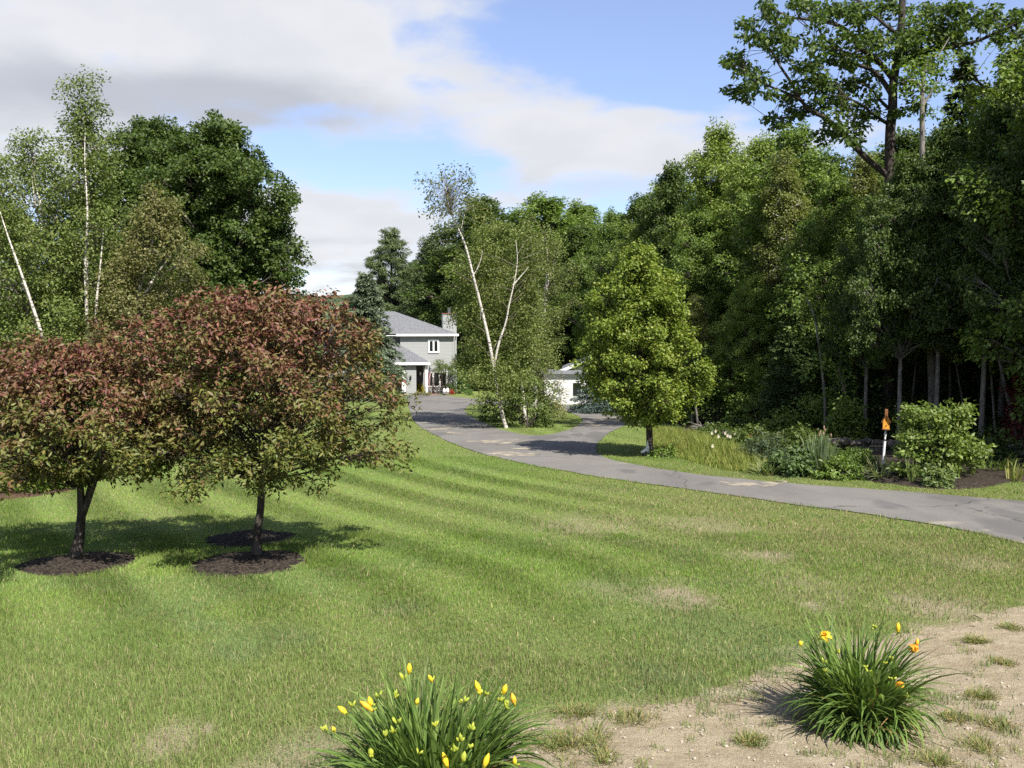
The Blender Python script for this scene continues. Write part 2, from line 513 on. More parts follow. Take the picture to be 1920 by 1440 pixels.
def sand_sd(x, y):               # >0 inside the sandy ground
    d = sand_dist(x, y)
    poly = np.concatenate([sand_edge[:, :2], np.array([[30, 14], [30, -8], [-8, -8]])])
    d = np.where(inpoly(x, y, poly), d, -d)
    return d + .55 * (fbm(x * 2.2, y * 2.2, 31) - .5) + .3 * (fbm(x * 7, y * 7, 33, 3) - .5)

def dry(x, y):
    d = edge_dist(x, y)
    t = fbm(x * .35, y * .4, 41) * .9 + fbm(x * 1.7, y * 1.7, 43) * .45 - .42
    zone = sstep(-.5, 4, x) * sstep(8.0, 2.5, d) * sstep(24, 17, y)
    return np.clip(t * .55 + zone * .42 * (.4 + 1.2 * fbm(x * 1.1, y * 1.1, 45)) + .35 * sstep(6.5, 5, y) * fbm(x * .9, y * .9, 46), 0, 1)

# ------------------------------------------------------------------ ground sheets
def grass_ground_mat():
    m, nt, out = newmat('grass_ground')
    v = coords(nt, 'Object')
    st = nd(nt, 'ShaderNodeAttribute', attribute_name='stripe_shade').outputs['Fac']
    br = nd(nt, 'ShaderNodeAttribute', attribute_name='bare').outputs['Fac']
    dr = nd(nt, 'ShaderNodeAttribute', attribute_name='dry').outputs['Fac']
    fine = noise(nt, coords(nt, 'Object', (1, 1, 1)), 55, 5, .7)
    med = noise(nt, v, 2.2, 5, .6)
    g = mixc(nt, maprange(nt, fine, .3, .7), (.085, .135, .032), (.21, .265, .08))
    g = mixc(nt, maprange(nt, med, .4, .75, 0, .45), g, (.19, .2, .055))
    g = mixc(nt, math_(nt, 'MULTIPLY', dr, .6), g, (.2, .165, .07))
    mul = maprange(nt, st, -1, 1, .84, 1.18, False)  # light and shade of the combed mowing passes, painted into the ground colour
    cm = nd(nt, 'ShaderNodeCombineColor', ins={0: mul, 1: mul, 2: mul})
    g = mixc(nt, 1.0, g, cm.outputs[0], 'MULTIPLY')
    g = mixc(nt, br, g, mixc(nt, fine, (.26, .2, .13), (.42, .35, .25)))
    b = nd(nt, 'ShaderNodeBump', ins={'Strength': .9, 'Distance': .05, 'Height': noise(nt, v, 38, 4, .7)})
    p = nd(nt, 'ShaderNodeBsdfPrincipled', ins={'Base Color': g, 'Roughness': .9, 'Specular IOR Level': .1, 'Normal': b.outputs[0]})
    nt.links.new(p.outputs[0], out.inputs[0]); return m
M['lawn'] = grass_ground_mat()

def grid_sheet(name, X, Y, Z, mat, attrs=None):
    n, k = X.shape
    V = np.stack([X, Y, Z], -1).reshape(-1, 3)
    i = (np.arange(n - 1)[:, None] * k + np.arange(k - 1)[None, :])
    Q = np.stack([i, i + 1, i + k + 1, i + k], -1).reshape(-1, 4)
    o = raw_mesh(name, V, Q.ravel(), np.arange(len(Q)) * 4, mat)
    for nm, a in (attrs or {}).items():
        at = o.data.attributes.new(nm, 'FLOAT', 'POINT'); at.data.foreach_set('value', np.ascontiguousarray(a.ravel(), np.float32))
    return o

yy = np.concatenate([np.linspace(-60, 0, 4), np.linspace(10, 100, 10), np.array([120, 160, 250, 400, 700, 1200, 2500, 6000])])
xx = np.concatenate([-np.geomspace(6000, 60, 10), np.linspace(-45, 45, 12), np.geomspace(60, 6000, 10)])
Xg, Yg = np.meshgrid(xx, yy)
M['field'] = simple('far_grass', (.05, .085, .02), (.09, .12, .03), 3, .95, .1)
structure(grid_sheet('ground', Xg, Yg, gz(Yg) - .05, M['field']))

uu = np.linspace(-.95, .95, 260); ys = np.geomspace(2.2, 98, 300)
U, Yl = np.meshgrid(uu, ys); Xl = U * (Yl + 1.0)
structure(grid_sheet('lawn', Xl, Yl, gz(Yl), M['lawn'], {'stripe_shade': stripes(Xl, Yl), 'bare': np.maximum(bare(Xl, Yl), .9 * sstep(-.25, .1, sand_sd(Xl, Yl))), 'dry': dry(Xl, Yl)}))

def poly_sheet(name, poly, dz, mat, holes=(), thick=0.0, jitter=0.0, seed=0):
    import mathutils
    from mathutils.geometry import delaunay_2d_cdt
    poly = np.asarray(poly)[:, :2]
    if jitter:
        rng = np.random.default_rng(seed); poly = poly + rng.normal(0, jitter, poly.shape)
    pts = [mathutils.Vector((float(a), float(b))) for a, b in poly]
    edges = [(i, (i + 1) % len(pts)) for i in range(len(pts))]
    for h in holes:
        n = len(pts); pts += [mathutils.Vector((float(a), float(b))) for a, b in np.asarray(h)[:, :2]]
        edges += [(n + i, n + (i + 1) % len(h)) for i in range(len(h))]
    v, e, f, *_ = delaunay_2d_cdt(pts, edges, [], 1, 1e-5)
    V = np.array([[p.x, p.y] for p in v])
    if holes:
        keep = []
        for t in f:
            c = V[list(t)].mean(0)
            if not any(inpoly(np.array([c[0]]), np.array([c[1]]), np.asarray(h))[0] for h in holes): keep.append(t)
        f = keep
    V3 = [(a, b, float(-SL * b) + dz) for a, b in V]
    mb = MB(); mb.add(V3, f)
    return mb.build(name, mat)

def fine_outline(poly, step, amp, seed, freq=1.5):
    """resample a closed outline and ruffle it like a real edge"""
    poly = np.asarray(poly)[:, :2]; P = np.concatenate([poly, poly[:1]])
    seg = np.hypot(*np.diff(P, axis=0).T); L = np.concatenate([[0], np.cumsum(seg)])
    n = int(L[-1] / step); s = np.linspace(0, L[-1], n, endpoint=False)
    x = np.interp(s, L, P[:, 0]); y = np.interp(s, L, P[:, 1])
    x2 = x + amp * (fbm(x * freq, y * freq, seed) - .5) * 2 + amp * .5 * (fbm(x * freq * 6, y * freq * 6, seed + 3) - .5) * 2
    y2 = y + amp * (fbm(x * freq + 40, y * freq, seed + 1) - .5) * 2 + amp * .5 * (fbm(x * freq * 6 + 9, y * freq * 6, seed + 5) - .5) * 2
    return np.stack([x2, y2], 1)

def asphalt_mat():
    m, nt, out = newmat('weathered_asphalt')
    v = coords(nt, 'Object')
    big = noise(nt, coords(nt, 'Object', (1, .5, 1)), .55, 5, .6, .6)
    fine = noise(nt, v, 130, 3, .7)
    c = mixc(nt, maprange(nt, big, .3, .7), (.102, .096, .089), (.158, .148, .135))
    c = mixc(nt, maprange(nt, fine, .35, .7, 0, .55), c, (.22, .207, .19))
    streak = maprange(nt, noise(nt, coords(nt, 'Object', (.35, .9, 1)), .9, 6, .65, 1.0), .6, .68, 0, .6)
    c = mixc(nt, streak, c, (.30, .265, .21))
    pat = maprange(nt, noise(nt, coords(nt, 'Object', (.8, .35, 1)), .6, 4, .5), .58, .62, 0, .55)
    c = mixc(nt, pat, c, (.082, .08, .08))
    vor = nd(nt, 'ShaderNodeTexVoronoi', feature='DISTANCE_TO_EDGE', ins={'Scale': .22})
    wv = nd(nt, 'ShaderNodeVectorMath', operation='ADD')
    nt.links.new(v, wv.inputs[0])
    nz = nd(nt, 'ShaderNodeTexNoise', ins={'Scale': 1.4, 'Detail': 4, 'Vector': v})
    sc_ = nd(nt, 'ShaderNodeVectorMath', operation='SCALE', ins={0: nz.outputs['Color'], 'Scale': .9}); nt.links.new(sc_.outputs[0], wv.inputs[1])
    nt.links.new(wv.outputs[0], vor.inputs['Vector'])
    crack_shadow = maprange(nt, vor.outputs['Distance'], .0015, .005, 1, 0)  # cracks whose dark lines also stand in for overhead wire shadows
    c = mixc(nt, math_(nt, 'MULTIPLY', crack_shadow, .75), c, (.05, .048, .045))
    b = nd(nt, 'ShaderNodeBump', ins={'Strength': .5, 'Distance': .01, 'Height': fine})
    p = nd(nt, 'ShaderNodeBsdfPrincipled', ins={'Base Color': c, 'Roughness': .85, 'Specular IOR Level': .25, 'Normal': b.outputs[0]})
    nt.links.new(p.outputs[0], out.inputs[0]); return m
M['asphalt'] = asphalt_mat()
drv = fine_outline(driveway_poly, .09, .085, 51, 1.6)
isl = fine_outline(island_poly, .15, .06, 57, 1.0)
structure(poly_sheet('driveway', drv, .014, M['asphalt'], holes=[isl]))

def sand_mat():
    m, nt, out = newmat('sandy_soil')
    v = coords(nt, 'Object')
    f = noise(nt, v, 95, 4, .75); md = noise(nt, v, 5, 5, .65); big = noise(nt, v, .9, 4, .6)
    c = mixc(nt, maprange(nt, md, .35, .68), (.275, .22, .14), (.385, .325, .225))
    c = mixc(nt, maprange(nt, big, .4, .7, 0, .5), c, (.34, .28, .18))
    c = mixc(nt, maprange(nt, f, .52, .68, 0, .8), c, (.50, .44, .335))
    c = mixc(nt, maprange(nt, f, .42, .32, 0, .7), c, (.14, .10, .065))
    vor = nd(nt, 'ShaderNodeTexVoronoi', ins={'Scale': 70.0, 'Vector': v})
    hgt = math_(nt, 'ADD', math_(nt, 'MULTIPLY', f, .6), math_(nt, 'MULTIPLY', md, 2.0))
    b = nd(nt, 'ShaderNodeBump', ins={'Strength': 1.0, 'Distance': .03, 'Height': hgt})
    p = nd(nt, 'ShaderNodeBsdfPrincipled', ins={'Base Color': c, 'Roughness': .95, 'Specular IOR Level': .1, 'Normal': b.outputs[0]})
    nt.links.new(p.outputs[0], out.inputs[0]); return m
M['sand'] = sand_mat()
sand_poly = np.concatenate([sand_edge[:, :2], np.array([[30, 14], [30, -8], [-8, -8]])])
structure(poly_sheet('sandy_ground', fine_outline(sand_poly, .03, .26, 61, 2.0), .006, M['sand']))

M['drift'] = simple('sand_on_asphalt', (.125, .12, .112), (.33, .285, .215), 3.5, .95, .1, lo=.3, hi=.72)
for k, (px, py, rx, ry) in enumerate([(930, 829, 42, 4.5), (968, 853, 48, 3.5), (985, 842, 16, 2), (1150, 787, 34, 3.5), (1120, 797, 30, 2), (850, 812, 14, 2), (820, 805, 20, 2.5), (1420, 909, 70, 5)]):
    a = np.linspace(0, 2 * math.pi, 40, endpoint=False)
    structure(poly_sheet('sand_patch', fine_outline(np.array([G(px + rx * math.cos(q), py + ry * math.sin(q)) for q in a]), .06, .5, 300 + k * 7, 1.6), .0185, M['drift']))

M['litter'] = simple('leaf_litter', (.018, .015, .010), (.055, .042, .026), 18, .95, .05, 1.0, 40)
structure(poly_sheet('forest_floor', fine_outline(wood_poly, .3, .2, 71, 1.0), .008, M['litter']))
M['mulch'] = simple('bark_mulch', (.013, .0105, .008), (.066, .053, .042), 30, .95, .08, 1.0, 60)
M['redmulch'] = simple('brown_mulch', (.05, .03, .02), (.12, .08, .055), 40, .95, .08, 1.0, 60)

def mound(name, poly, h, mat, dz=.0, step=.06, seed=1):
    """a low heap of mulch inside an outline, highest in the middle"""
    poly = np.asarray(poly)[:, :2]
    x0, y0 = poly.min(0); x1, y1 = poly.max(0)
    X, Y = np.meshgrid(np.arange(x0 - step, x1 + 2 * step, step), np.arange(y0 - step, y1 + 2 * step, step))
    ins = inpoly(X, Y, poly); d = polydist(X, Y, np.concatenate([poly, poly[:1]]))
    d = np.where(ins, d, -d)
    Z = gz(Y) + dz + h * sstep(-.05, .5, d) + (fbm(X * 9, Y * 9, seed) - .5) * .05 * sstep(-.02, .1, d) - .03 * (d < 0)
    o = grid_sheet(name, X, Y, Z, mat)
    return structure(o)
for c, rx, ry in rings:
    a = np.linspace(0, 2 * math.pi, 60, endpoint=False)
    rr = 1 + .14 * (vnoise(np.cos(a) * 2 + c[0] * 3, np.sin(a) * 2, 5) - .5) * 2
    mound('mulch_ring', np.stack([c[0] + rx * rr * np.cos(a), c[1] + ry * 1.55 * rr * np.sin(a)], 1), .06, M['mulch'], step=.035)
mound('garden_bed', fine_outline(bed_poly, .15, .12, 81, 1.0), .07, M['mulch'], step=.09, dz=.005)
mound('mulch_bed', fine_outline(left_bed, .15, .1, 83, 1.0), .06, M['redmulch'], step=.09)

# far wooded hill seen between the trees
M['hill'] = simple('far_wooded_hill', (.035, .06, .03), (.075, .11, .055), .03, .95, .05, 1.0, .06)
hx = np.linspace(-1500, 900, 500); hy = np.linspace(0, 1, 24)
HX, HT = np.meshgrid(hx, hy)
prof = 52 + 26 * (fbm(HX * .0022, HX * 0, 91) - .5) - .012 * (HX + 300) * (HX > -300) + 5 * (fbm(HX * .06, HT * 30, 92) - .5)
structure(grid_sheet('hills', HX, 1150 + HT * 450, -8 + prof * np.sin(HT * math.pi / 2), M['hill']))

# ------------------------------------------------------------------ grass blades (one uncountable mass)
rng = np.random.default_rng(11)
def blades(n, y0, y1, length, width, lean=.45):
    y = np.sqrt(rng.random(n) * ((y1 + 1) ** 2 - (y0 + 1) ** 2) + (y0 + 1) ** 2) - 1
    x = rng.uniform(-.74, .74, n) * (y + 1.0)
    sd = sand_sd(x, y); br = bare(x, y)
    pin = inpoly(x, y, driveway_poly[::2]) & ~inpoly(x, y, island_poly[::2])
    keep = ~pin & ~inpoly(x, y, bed_poly[::3]) & ~inpoly(x, y, wood_poly[::3]) & ~inpoly(x, y, left_bed[::3])
    for c, rx, ry in rings:
        keep &= np.hypot((x - c[0]) / rx, (y - c[1]) / (ry * 1.55)) > .97
    tuft = vnoise(x * 3.1, y * 3.1, 7) * vnoise(x * 9, y * 9, 8)
    dens = sstep(.25, -.6, sd) + (sstep(.3, .5, tuft) * .6 + .012) * (sd > -.2) * (fbm(x * .8, y * .8, 12) > .45)
    dens = np.minimum(dens, 1) * (1 - .88 * br)
    keep &= rng.random(n) < dens
    x = x[keep]; y = y[keep]; n = len(x)
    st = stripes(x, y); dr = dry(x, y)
    hgt = length * (.35 + 1.3 * fbm(x * 2.5, y * 2.5, 14)) * rng.uniform(.55, 1.3, n) * np.where(edge_dist(x, y) < .12, 1.5, 1)
    hgt = hgt * (1 - .25 * st)
    a = rng.random(n) * 6.283
    ln = rng.uniform(.1, 1, n) * lean + (rng.random(n) < .06) * 1.6          # a few clippings lie flat
    lx = np.cos(a) * ln; ly = np.sin(a) * ln + st * .26      # the mower combs one pass away, the next one back
    P = np.stack([x, y, gz(y)], 1)
    mid = P + np.stack([lx * .35, ly * .35, np.full(n, .62)], 1) * hgt[:, None]
    tip = P + np.stack([lx, ly, np.full(n, .95)], 1) * hgt[:, None]
    b = rng.random(n) * 6.283
    s = np.stack([np.cos(b), np.sin(b), np.zeros(n)], 1) * (width * rng.uniform(.6, 1.3, n))[:, None] * .5
    V = np.stack([P - s, P + s, mid - s * .8, mid + s * .8, tip], 1)
    lush = np.array([.15, .205, .055]); lime = np.array([.235, .275, .088]); blue = np.array([.175, .215, .11]); straw = np.array([.36, .31, .17])
    w = fbm(x * .6, y * .5, 15)[:, None]; w2 = sstep(.52, .7, fbm(x * .9 + 7, y * .9, 16))[:, None]
    col = lush * (1 - w) + lime * w
    col = col * (1 - .6 * w2) + blue * .6 * w2
    far = sstep(6.5, 11, y)[:, None]                          # the thin grass near the sand is paler and greyer
    col = col * (1 - far) + col * np.array([.84, .975, .60]) * far
    col = col * np.array([.93, 1.0, .97])
    isdry = (rng.random(n) < dr * .75 + .10 - .07 * far[:, 0])[:, None]
    col = np.where(isdry, straw * rng.uniform(.55, 1.1, (n, 1)), col)
    col = col * (1 + .13 * st)[:, None] * rng.uniform(.65, 1.35, (n, 1))  # besides the lean, mowing pass light and shade is tinted into the blades
    return V, col
Vs = []; Cs = []
for arg in ((230000, 3.6, 7.5, .048, .0046), (280000, 7.5, 13, .04, .0056), (280000, 13, 24, .034, .0085), (150000, 24, 48, .035, .016)):
    v, c = blades(*arg); Vs.append(v); Cs.append(c)
V = np.concatenate(Vs); Cc = np.concatenate(Cs); n = len(V)
b = (np.arange(n) * 5)[:, None]
loops = (b + np.array([[0, 1, 3, 2, 2, 3, 4]])).ravel()
starts = (np.arange(n) * 7)[:, None] + np.array([[0, 4]])
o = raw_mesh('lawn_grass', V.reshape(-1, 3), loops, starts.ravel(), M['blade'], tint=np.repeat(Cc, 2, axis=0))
tag(o, 'short mown green grass with pale and dark mowing stripes', 'grass', kind='stuff')

# rough long grass and daisies at the edge of the wood
rough_poly = smooth_line(PXY([(1235, 845), (1300, 868), (1370, 884), (1430, 888), (1470, 882), (1440, 862), (1400, 848), (1340, 832), (1290, 818), (1245, 806), (1215, 800), (1220, 825)]), 5, closed=True)
n = 26000
x = rng.uniform(rough_poly[:, 0].min(), rough_poly[:, 0].max(), n); y = rng.uniform(rough_poly[:, 1].min(), rough_poly[:, 1].max(), n)
k = inpoly(x, y, rough_poly); x = x[k]; y = y[k]; n = len(x)
edge = polydist(x, y, np.concatenate([rough_poly, rough_poly[:1]]))
h = (.12 + .38 * sstep(0, 1.1, edge)) * rng.uniform(.6, 1.2, n)
a = rng.random(n) * 6.283; ln = rng.uniform(.1, .55, n)
P = np.stack([x, y, gz(y)], 1); dirn = np.stack([np.cos(a) * ln, np.sin(a) * ln, np.ones(n)], 1)
b2 = rng.random(n) * 6.283; s = np.stack([np.cos(b2), np.sin(b2), np.zeros(n)], 1) * .008
mid = P + dirn * np.array([.4, .4, .62]) * h[:, None]; tip = P + dirn * h[:, None]
V = np.stack([P - s, P + s, mid - s * .8, mid + s * .8, tip], 1)
col = pick(rng, [(.1, .16, .03), (.15, .2, .045), (.2, .21, .07)], n)
b = (np.arange(n) * 5)[:, None]
o = raw_mesh('long_grass', V.reshape(-1, 3), (b + np.array([[0, 1, 3, 2, 2, 3, 4]])).ravel(), ((np.arange(n) * 7)[:, None] + np.array([[0, 4]])).ravel(), M['blade'], tint=np.repeat(col, 2, axis=0))
tag(o, 'unmown long yellow green grass with seed heads beside the garden bed', 'grass', kind='stuff')

# ------------------------------------------------------------------ foreground crabapples
def crab_col(zmid, zr):
    def f(rng, P):
        n = len(P)
        t = (P[:, 2] - zmid) / zr + rng.normal(0, .42, n) + .8 * (vnoise(P[:, 0] * 2.6, P[:, 2] * 2.6 + P[:, 1] * 2, 77) - .5) * 2
        t = sstep(-.55, 1.15, t)[:, None]
        low = pick(rng, [(.065, .10, .02), (.09, .115, .026), (.125, .14, .036)], n)
        top = pick(rng, [(.13, .055, .045), (.17, .075, .058), (.105, .045, .045), (.14, .095, .048), (.105, .105, .035)], n)
        return (low * (1 - t) + top * t) * .9
    return f

rng = np.random.default_rng(21)
p0 = G(480, 1047)
t = thing('crabapple_tree', p0, 'purple leaved crabapple on one straight trunk, nearer the driveway', 'tree')
q = lambda px, py, Y=p0[1]: D(px, py, Y) - p0
tr = (np.array([[0, 0, -.05], q(481, 1010), q(488, 960), q(492, 900), q(505, 800), q(520, 700), q(540, 620)]), np.array([.085, .052, .046, .044, .038, .028, .012]))
shoots = []
for (a, b_) in ((595, 560), (640, 575), (560, 585), (402, 570), (470, 590), (505, 570), (575, 566), (690, 640), (625, 548), (375, 600)):
    pt = q(a, b_, p0[1] + rng.uniform(-.5, .6))
    for k in range(5): shoots.append(pt - np.array([0, 0, .085 * k]) + rng.normal(0, .02, 3))
for k in range(46):
    a = rng.random() * 6.283; rr_ = rng.uniform(.3, 1.45); h_ = 3.05 - .42 * rr_ ** 2 * rng.uniform(.6, 1.1)
    for j in range(4): shoots.append(np.array([math.cos(a) * rr_ * (1 + .03 * j), math.sin(a) * rr_, h_ + .09 * j]) + rng.normal(0, .025, 3))
env = [(1.0, .8), (1.12, 1.35), (1.45, 1.58), (1.95, 1.62), (2.4, 1.42), (2.8, 1.05), (3.05, .6), (3.15, .3)]
crown_tree(rng, t, env, tr, 124, 7, 25, .27, .125, (.078, .034), None, M['darkbark'], M['crab'], lump=.3, droop=.1, flat=.8, limb_up=.5,
           inner=.25, colfn=crab_col(1.95, 1.0), extra=np.array(shoots), sub_r=.004, minh=.95, fold=.2)
p1 = G(140, 1050)
t = thing('crabapple_tree', p1, 'purple leaved crabapple with a low forked trunk, by the left picture edge', 'tree')
q = lambda px, py, Y=p1[1]: D(px, py, Y) - p1
tr = (np.array([[0, 0, -.05], q(150, 1000), q(153, 960), q(150, 900), q(152, 800), q(158, 700), q(165, 650)]), np.array([.085, .055, .05, .036, .03, .022, .01]))
fork = [(np.array([q(154, 965), q(165, 945), q(182, 905), q(205, 840), q(235, 760)]) + np.array([[0, 0, 0], [0, -.03, 0], [0, -.08, 0], [0, -.15, 0], [0, -.2, 0]]), np.array([.05, .036, .03, .024, .012]), 8),
        (np.array([q(153, 962), q(160, 930), q(166, 890), q(160, 820)]) + np.array([[0, 0, 0], [0, .05, 0], [0, .12, 0], [0, .25, 0]]), np.array([.035, .026, .022, .014]), 8)]
shoots = []
for (a, b_) in ((60, 632), (130, 655), (190, 605), (270, 618), (300, 655), (215, 625), (110, 640), (30, 670), (340, 640), (245, 600)):
    pt = q(a, b_, p1[1] + rng.uniform(-.5, .6))
    for k in range(5): shoots.append(pt - np.array([0, 0, .085 * k]) + rng.normal(0, .02, 3))
for k in range(46):
    a = rng.random() * 6.283; rr_ = rng.uniform(.3, 1.45); h_ = 2.42 - .38 * rr_ ** 2 * rng.uniform(.6, 1.1)
    for j in range(4): shoots.append(np.array([math.cos(a) * rr_ * (1 + .03 * j), math.sin(a) * rr_, h_ + .09 * j]) + rng.normal(0, .025, 3))
env = [(1.05, .8), (1.17, 1.4), (1.35, 1.66), (1.65, 1.7), (2.0, 1.45), (2.25, 1.05), (2.42, .6), (2.5, .3)]
crown_tree(rng, t, env, tr, 124, 7, 25, .27, .125, (.078, .034), None, M['darkbark'], M['crab'], lump=.3, droop=.1, flat=.8, limb_up=.5,
           inner=.25, colfn=crab_col(1.6, .9), extra=np.array(shoots), sub_r=.004, minh=.9, fold=.2)
fk = tubes_obj('limb', fork, M['darkbark'], t)

# ------------------------------------------------------------------ ornamental pear by the driveway
rng = np.random.default_rng(35)
p = G(1218, 853)
t = thing('pear_tree', p, 'yellow green oval headed tree standing alone on the verge of the driveway', 'tree')
env = [(1.0, .6), (1.3, 1.5), (1.9, 1.75), (2.5, 1.72), (3.3, 1.5), (4.2, 1.3), (4.8, .85), (5.2, .5), (5.45, .15)]
tr = (np.array([[0, 0, -.05], [.0, 0, .3], [-.03, 0, 1.0], [-.22, .02, 2.0], [-.35, 0, 3.5], [-.35, 0, 5.0]]), np.array([.15, .09, .08, .07, .045, .015]))
pear_pal = [(.092, .15, .024), (.135, .19, .032), (.19, .235, .05), (.11, .17, .028)]
crown_tree(rng, t, env, tr, 180, 8, 36, .34, .18, (.085, .06), pear_pal, M['darkbark'], M['leaf'], lump=.16, droop=.35, flat=.8, limb_up=.75, inner=.3, sub_r=.006, minh=.75)

# ------------------------------------------------------------------ birches behind the crabapples
birch_pal = [(.078, .118, .03), (.105, .15, .04), (.14, .178, .06), (.088, .132, .034)]
def birch(seed, base, pts, env_, n1, label, leaf=(.085, .06), pal=birch_pal, per=46, R1=.6, R2=.3, name='birch_tree', extra_trunks=(), r0=.085, lump=.35, group=None):
    rng = np.random.default_rng(seed)
    t = thing(name, base, label, 'tree', group)
    P = np.array([[0, 0, -.1]] + [np.array(D(*a)) - base for a in pts])
    tr = (smooth_line(P, 5), None)
    k = len(tr[0]); tr = (tr[0], np.linspace(1, .12, k) ** .9 * r0)
    crown_tree(rng, t, env_, tr, n1, 8, per, R1, R2, leaf, pal, M['birch'], M['leaf'], lump=lump, droop=.6, flat=.9, limb_up=.7, inner=.15, sub_r=.006, limb_r=.25, minh=1.2, bark2=M['twig'])
    for e in extra_trunks:
        Q = smooth_line(np.array([np.array(D(*a)) - base for a in e]), 5)
        tubes_obj('stem', [(Q, np.linspace(1, .1, len(Q)) * r0 * .68, 8)], M['birch'], t)
    return t
Y = 27.0
base = lambda px, Y: np.array([(px - 960) / F * Y, Y, float(gz(Y))])
birch(41, base(168, Y), [(170, 700, Y), (163, 560, Y), (162, 420, Y), (158, 300, Y), (155, 190, Y)], [(1.0, 1.6), (3, 2.2), (5, 2.1), (7, 1.6), (8.6, 1.0), (9.8, .5), (10.5, .1)], 105, 'tallest white birch with an upright pointed crown, behind the left crabapple', extra_trunks=[[(166, 720, 26.3), (163, 600, 26.0), (160, 500, 26.1), (164, 400, 26.1), (159, 300, 26.4), (160, 240, 26.6)], [(185, 700, 26.2), (180, 590, 25.9), (188, 500, 26.0), (194, 430, 26.2)]])
birch(42, base(112, 25.5), [(80, 640, 25.5), (40, 520, 25.5), (10, 430, 25.5), (-25, 340, 25.5)], [(1.0, 1.3), (3, 1.9), (5, 1.9), (6.5, 1.5), (7.8, .7), (8.3, .2)], 75, 'white birch with its bare trunk leaning hard to the left at the picture edge', extra_trunks=[[(98, 700, 24.9), (76, 620, 24.5), (46, 530, 24.4), (14, 440, 24.5), (-5, 380, 24.6)]])
birch(43, base(125, 28), [(118, 620, 28), (100, 500, 28), (76, 380, 28), (58, 290, 28)], [(1.0, 1.3), (3, 1.9), (5.5, 1.9), (7.2, 1.4), (8.6, .8), (9.2, .2)], 80, 'white birch with twin slanting trunks left of the tallest birch', extra_trunks=[[(118, 640, 27.2), (104, 520, 26.9), (80, 410, 26.9), (62, 320, 27.0)], [(108, 560, 27.0), (88, 470, 26.8), (66, 380, 26.9), (60, 330, 27.0)]])
birch(44, base(240, 26), [(245, 680, 26), (255, 600, 26), (262, 540, 26), (282, 470, 26), (296, 400, 26)], [(.9, 1.3), (2.5, 1.7), (4, 1.7), (5.6, 1.4), (6.7, .7), (7.2, .2)], 70, 'small crooked white birch in front of the big dark green maple', pal=[(.085, .1, .035), (.12, .135, .05), (.15, .15, .07)], extra_trunks=[[(258, 575, 26), (290, 520, 26.1), (320, 480, 26.2)]])

# ------------------------------------------------------------------ prototypes for the large trees
def proto_broad(seed, H, Rr, label, leaf=(.15, .1), n1=110, per=30, pal=None, lump=.4, h0=.16, name='maple_tree', R1=1.0, R2=.42, flat=.65, cat='tree', bark='bark', top=1.0, loc=(0, 0, 0), group=None, tr_r=.22):
    rng = np.random.default_rng(seed)
    t = thing(name, loc, label, cat, group)
    env_ = [(H * h0, Rr * .55), (H * .3, Rr * .95), (H * .48, Rr), (H * .65, Rr * .9), (H * .8, Rr * .65 * top), (H * .92, Rr * .36 * top), (H, Rr * .08)]
    k = np.array([[0, 0, -.3], [0, 0, .5], [rng.normal() * .1, rng.normal() * .1, H * .3], [rng.normal() * .3, rng.normal() * .3, H * .6], [rng.normal() * .3, rng.normal() * .3, H * .95]])
    crown_tree(rng, t, env_, (k, np.array([tr_r * 1.3, tr_r, tr_r * .8, tr_r * .45, .03])), n1, 8, per, R1, R2, leaf, pal, M[bark], M['leaf'], lump=lump, droop=.3, flat=flat, limb_up=.7, inner=.3, sub_r=.012, limb_r=.3)
    return t
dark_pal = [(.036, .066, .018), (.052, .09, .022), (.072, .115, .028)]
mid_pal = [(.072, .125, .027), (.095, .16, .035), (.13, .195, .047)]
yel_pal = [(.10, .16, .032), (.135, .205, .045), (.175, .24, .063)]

def H_at(top, Y): return (600 - top) / F * Y + 2.4 + SL * Y
def X_at(px, Y): return (px - 960) / F * Y
def at(px, Y): return (X_at(px, Y), Y, float(gz(Y)))

proto_broad(51, H_at(238, 47), 4.3, 'big dense dark green maple with a rounded crown, right of the birches', pal=dark_pal, n1=230, loc=at(425, 47), per=62, h0=.1, top=1.35, R1=1.0, tr_r=.3, leaf=(.18, .13), lump=.25)
proto_broad(52, H_at(238, 50), 3.6, 'dark green maple crown rising behind the tallest birch', pal=dark_pal, n1=170, loc=at(270, 50), per=60, h0=.12, top=1.35, tr_r=.28, leaf=(.18, .13), lump=.25)
proto_broad(55, H_at(240, 48.5), 3.3, 'dark green maple crown between the two others right of the tallest birch', pal=dark_pal, n1=150, loc=at(345, 48.5), per=56, h0=.12, top=1.4, tr_r=.26, leaf=(.18, .13), lump=.25)
proto_broad(53, H_at(300, 44), 2.6, 'dark leafy tree cut off by the left picture edge behind the birches', pal=dark_pal, n1=70, loc=at(-35, 44), h0=.12, per=50)
rng = np.random.default_rng(54)
t = thing('lilac_bush', at(385, 31), 'bright green bush between the crabapples and the dark maple', 'bush')
shrub(rng, t, 2.6, 4.0, 230, 26, (.11, .08), yel_pal, R2=.25, stems=9)
t = thing('hedge_bush', at(60, 24), 'low green bushes under the leaning birches behind the left crabapple', 'bush')
shrub(rng, t, 5.5, 2.2, 260, 26, (.1, .07), mid_pal, R2=.25, stems=12, wy=2.0)
t = thing('hedge_bush', at(290, 27), 'low dark green bush at the foot of the small crooked birch', 'bush')
shrub(rng, t, 4.6, 2.6, 260, 26, (.1, .07), mid_pal, R2=.25, stems=12, wy=2.0)

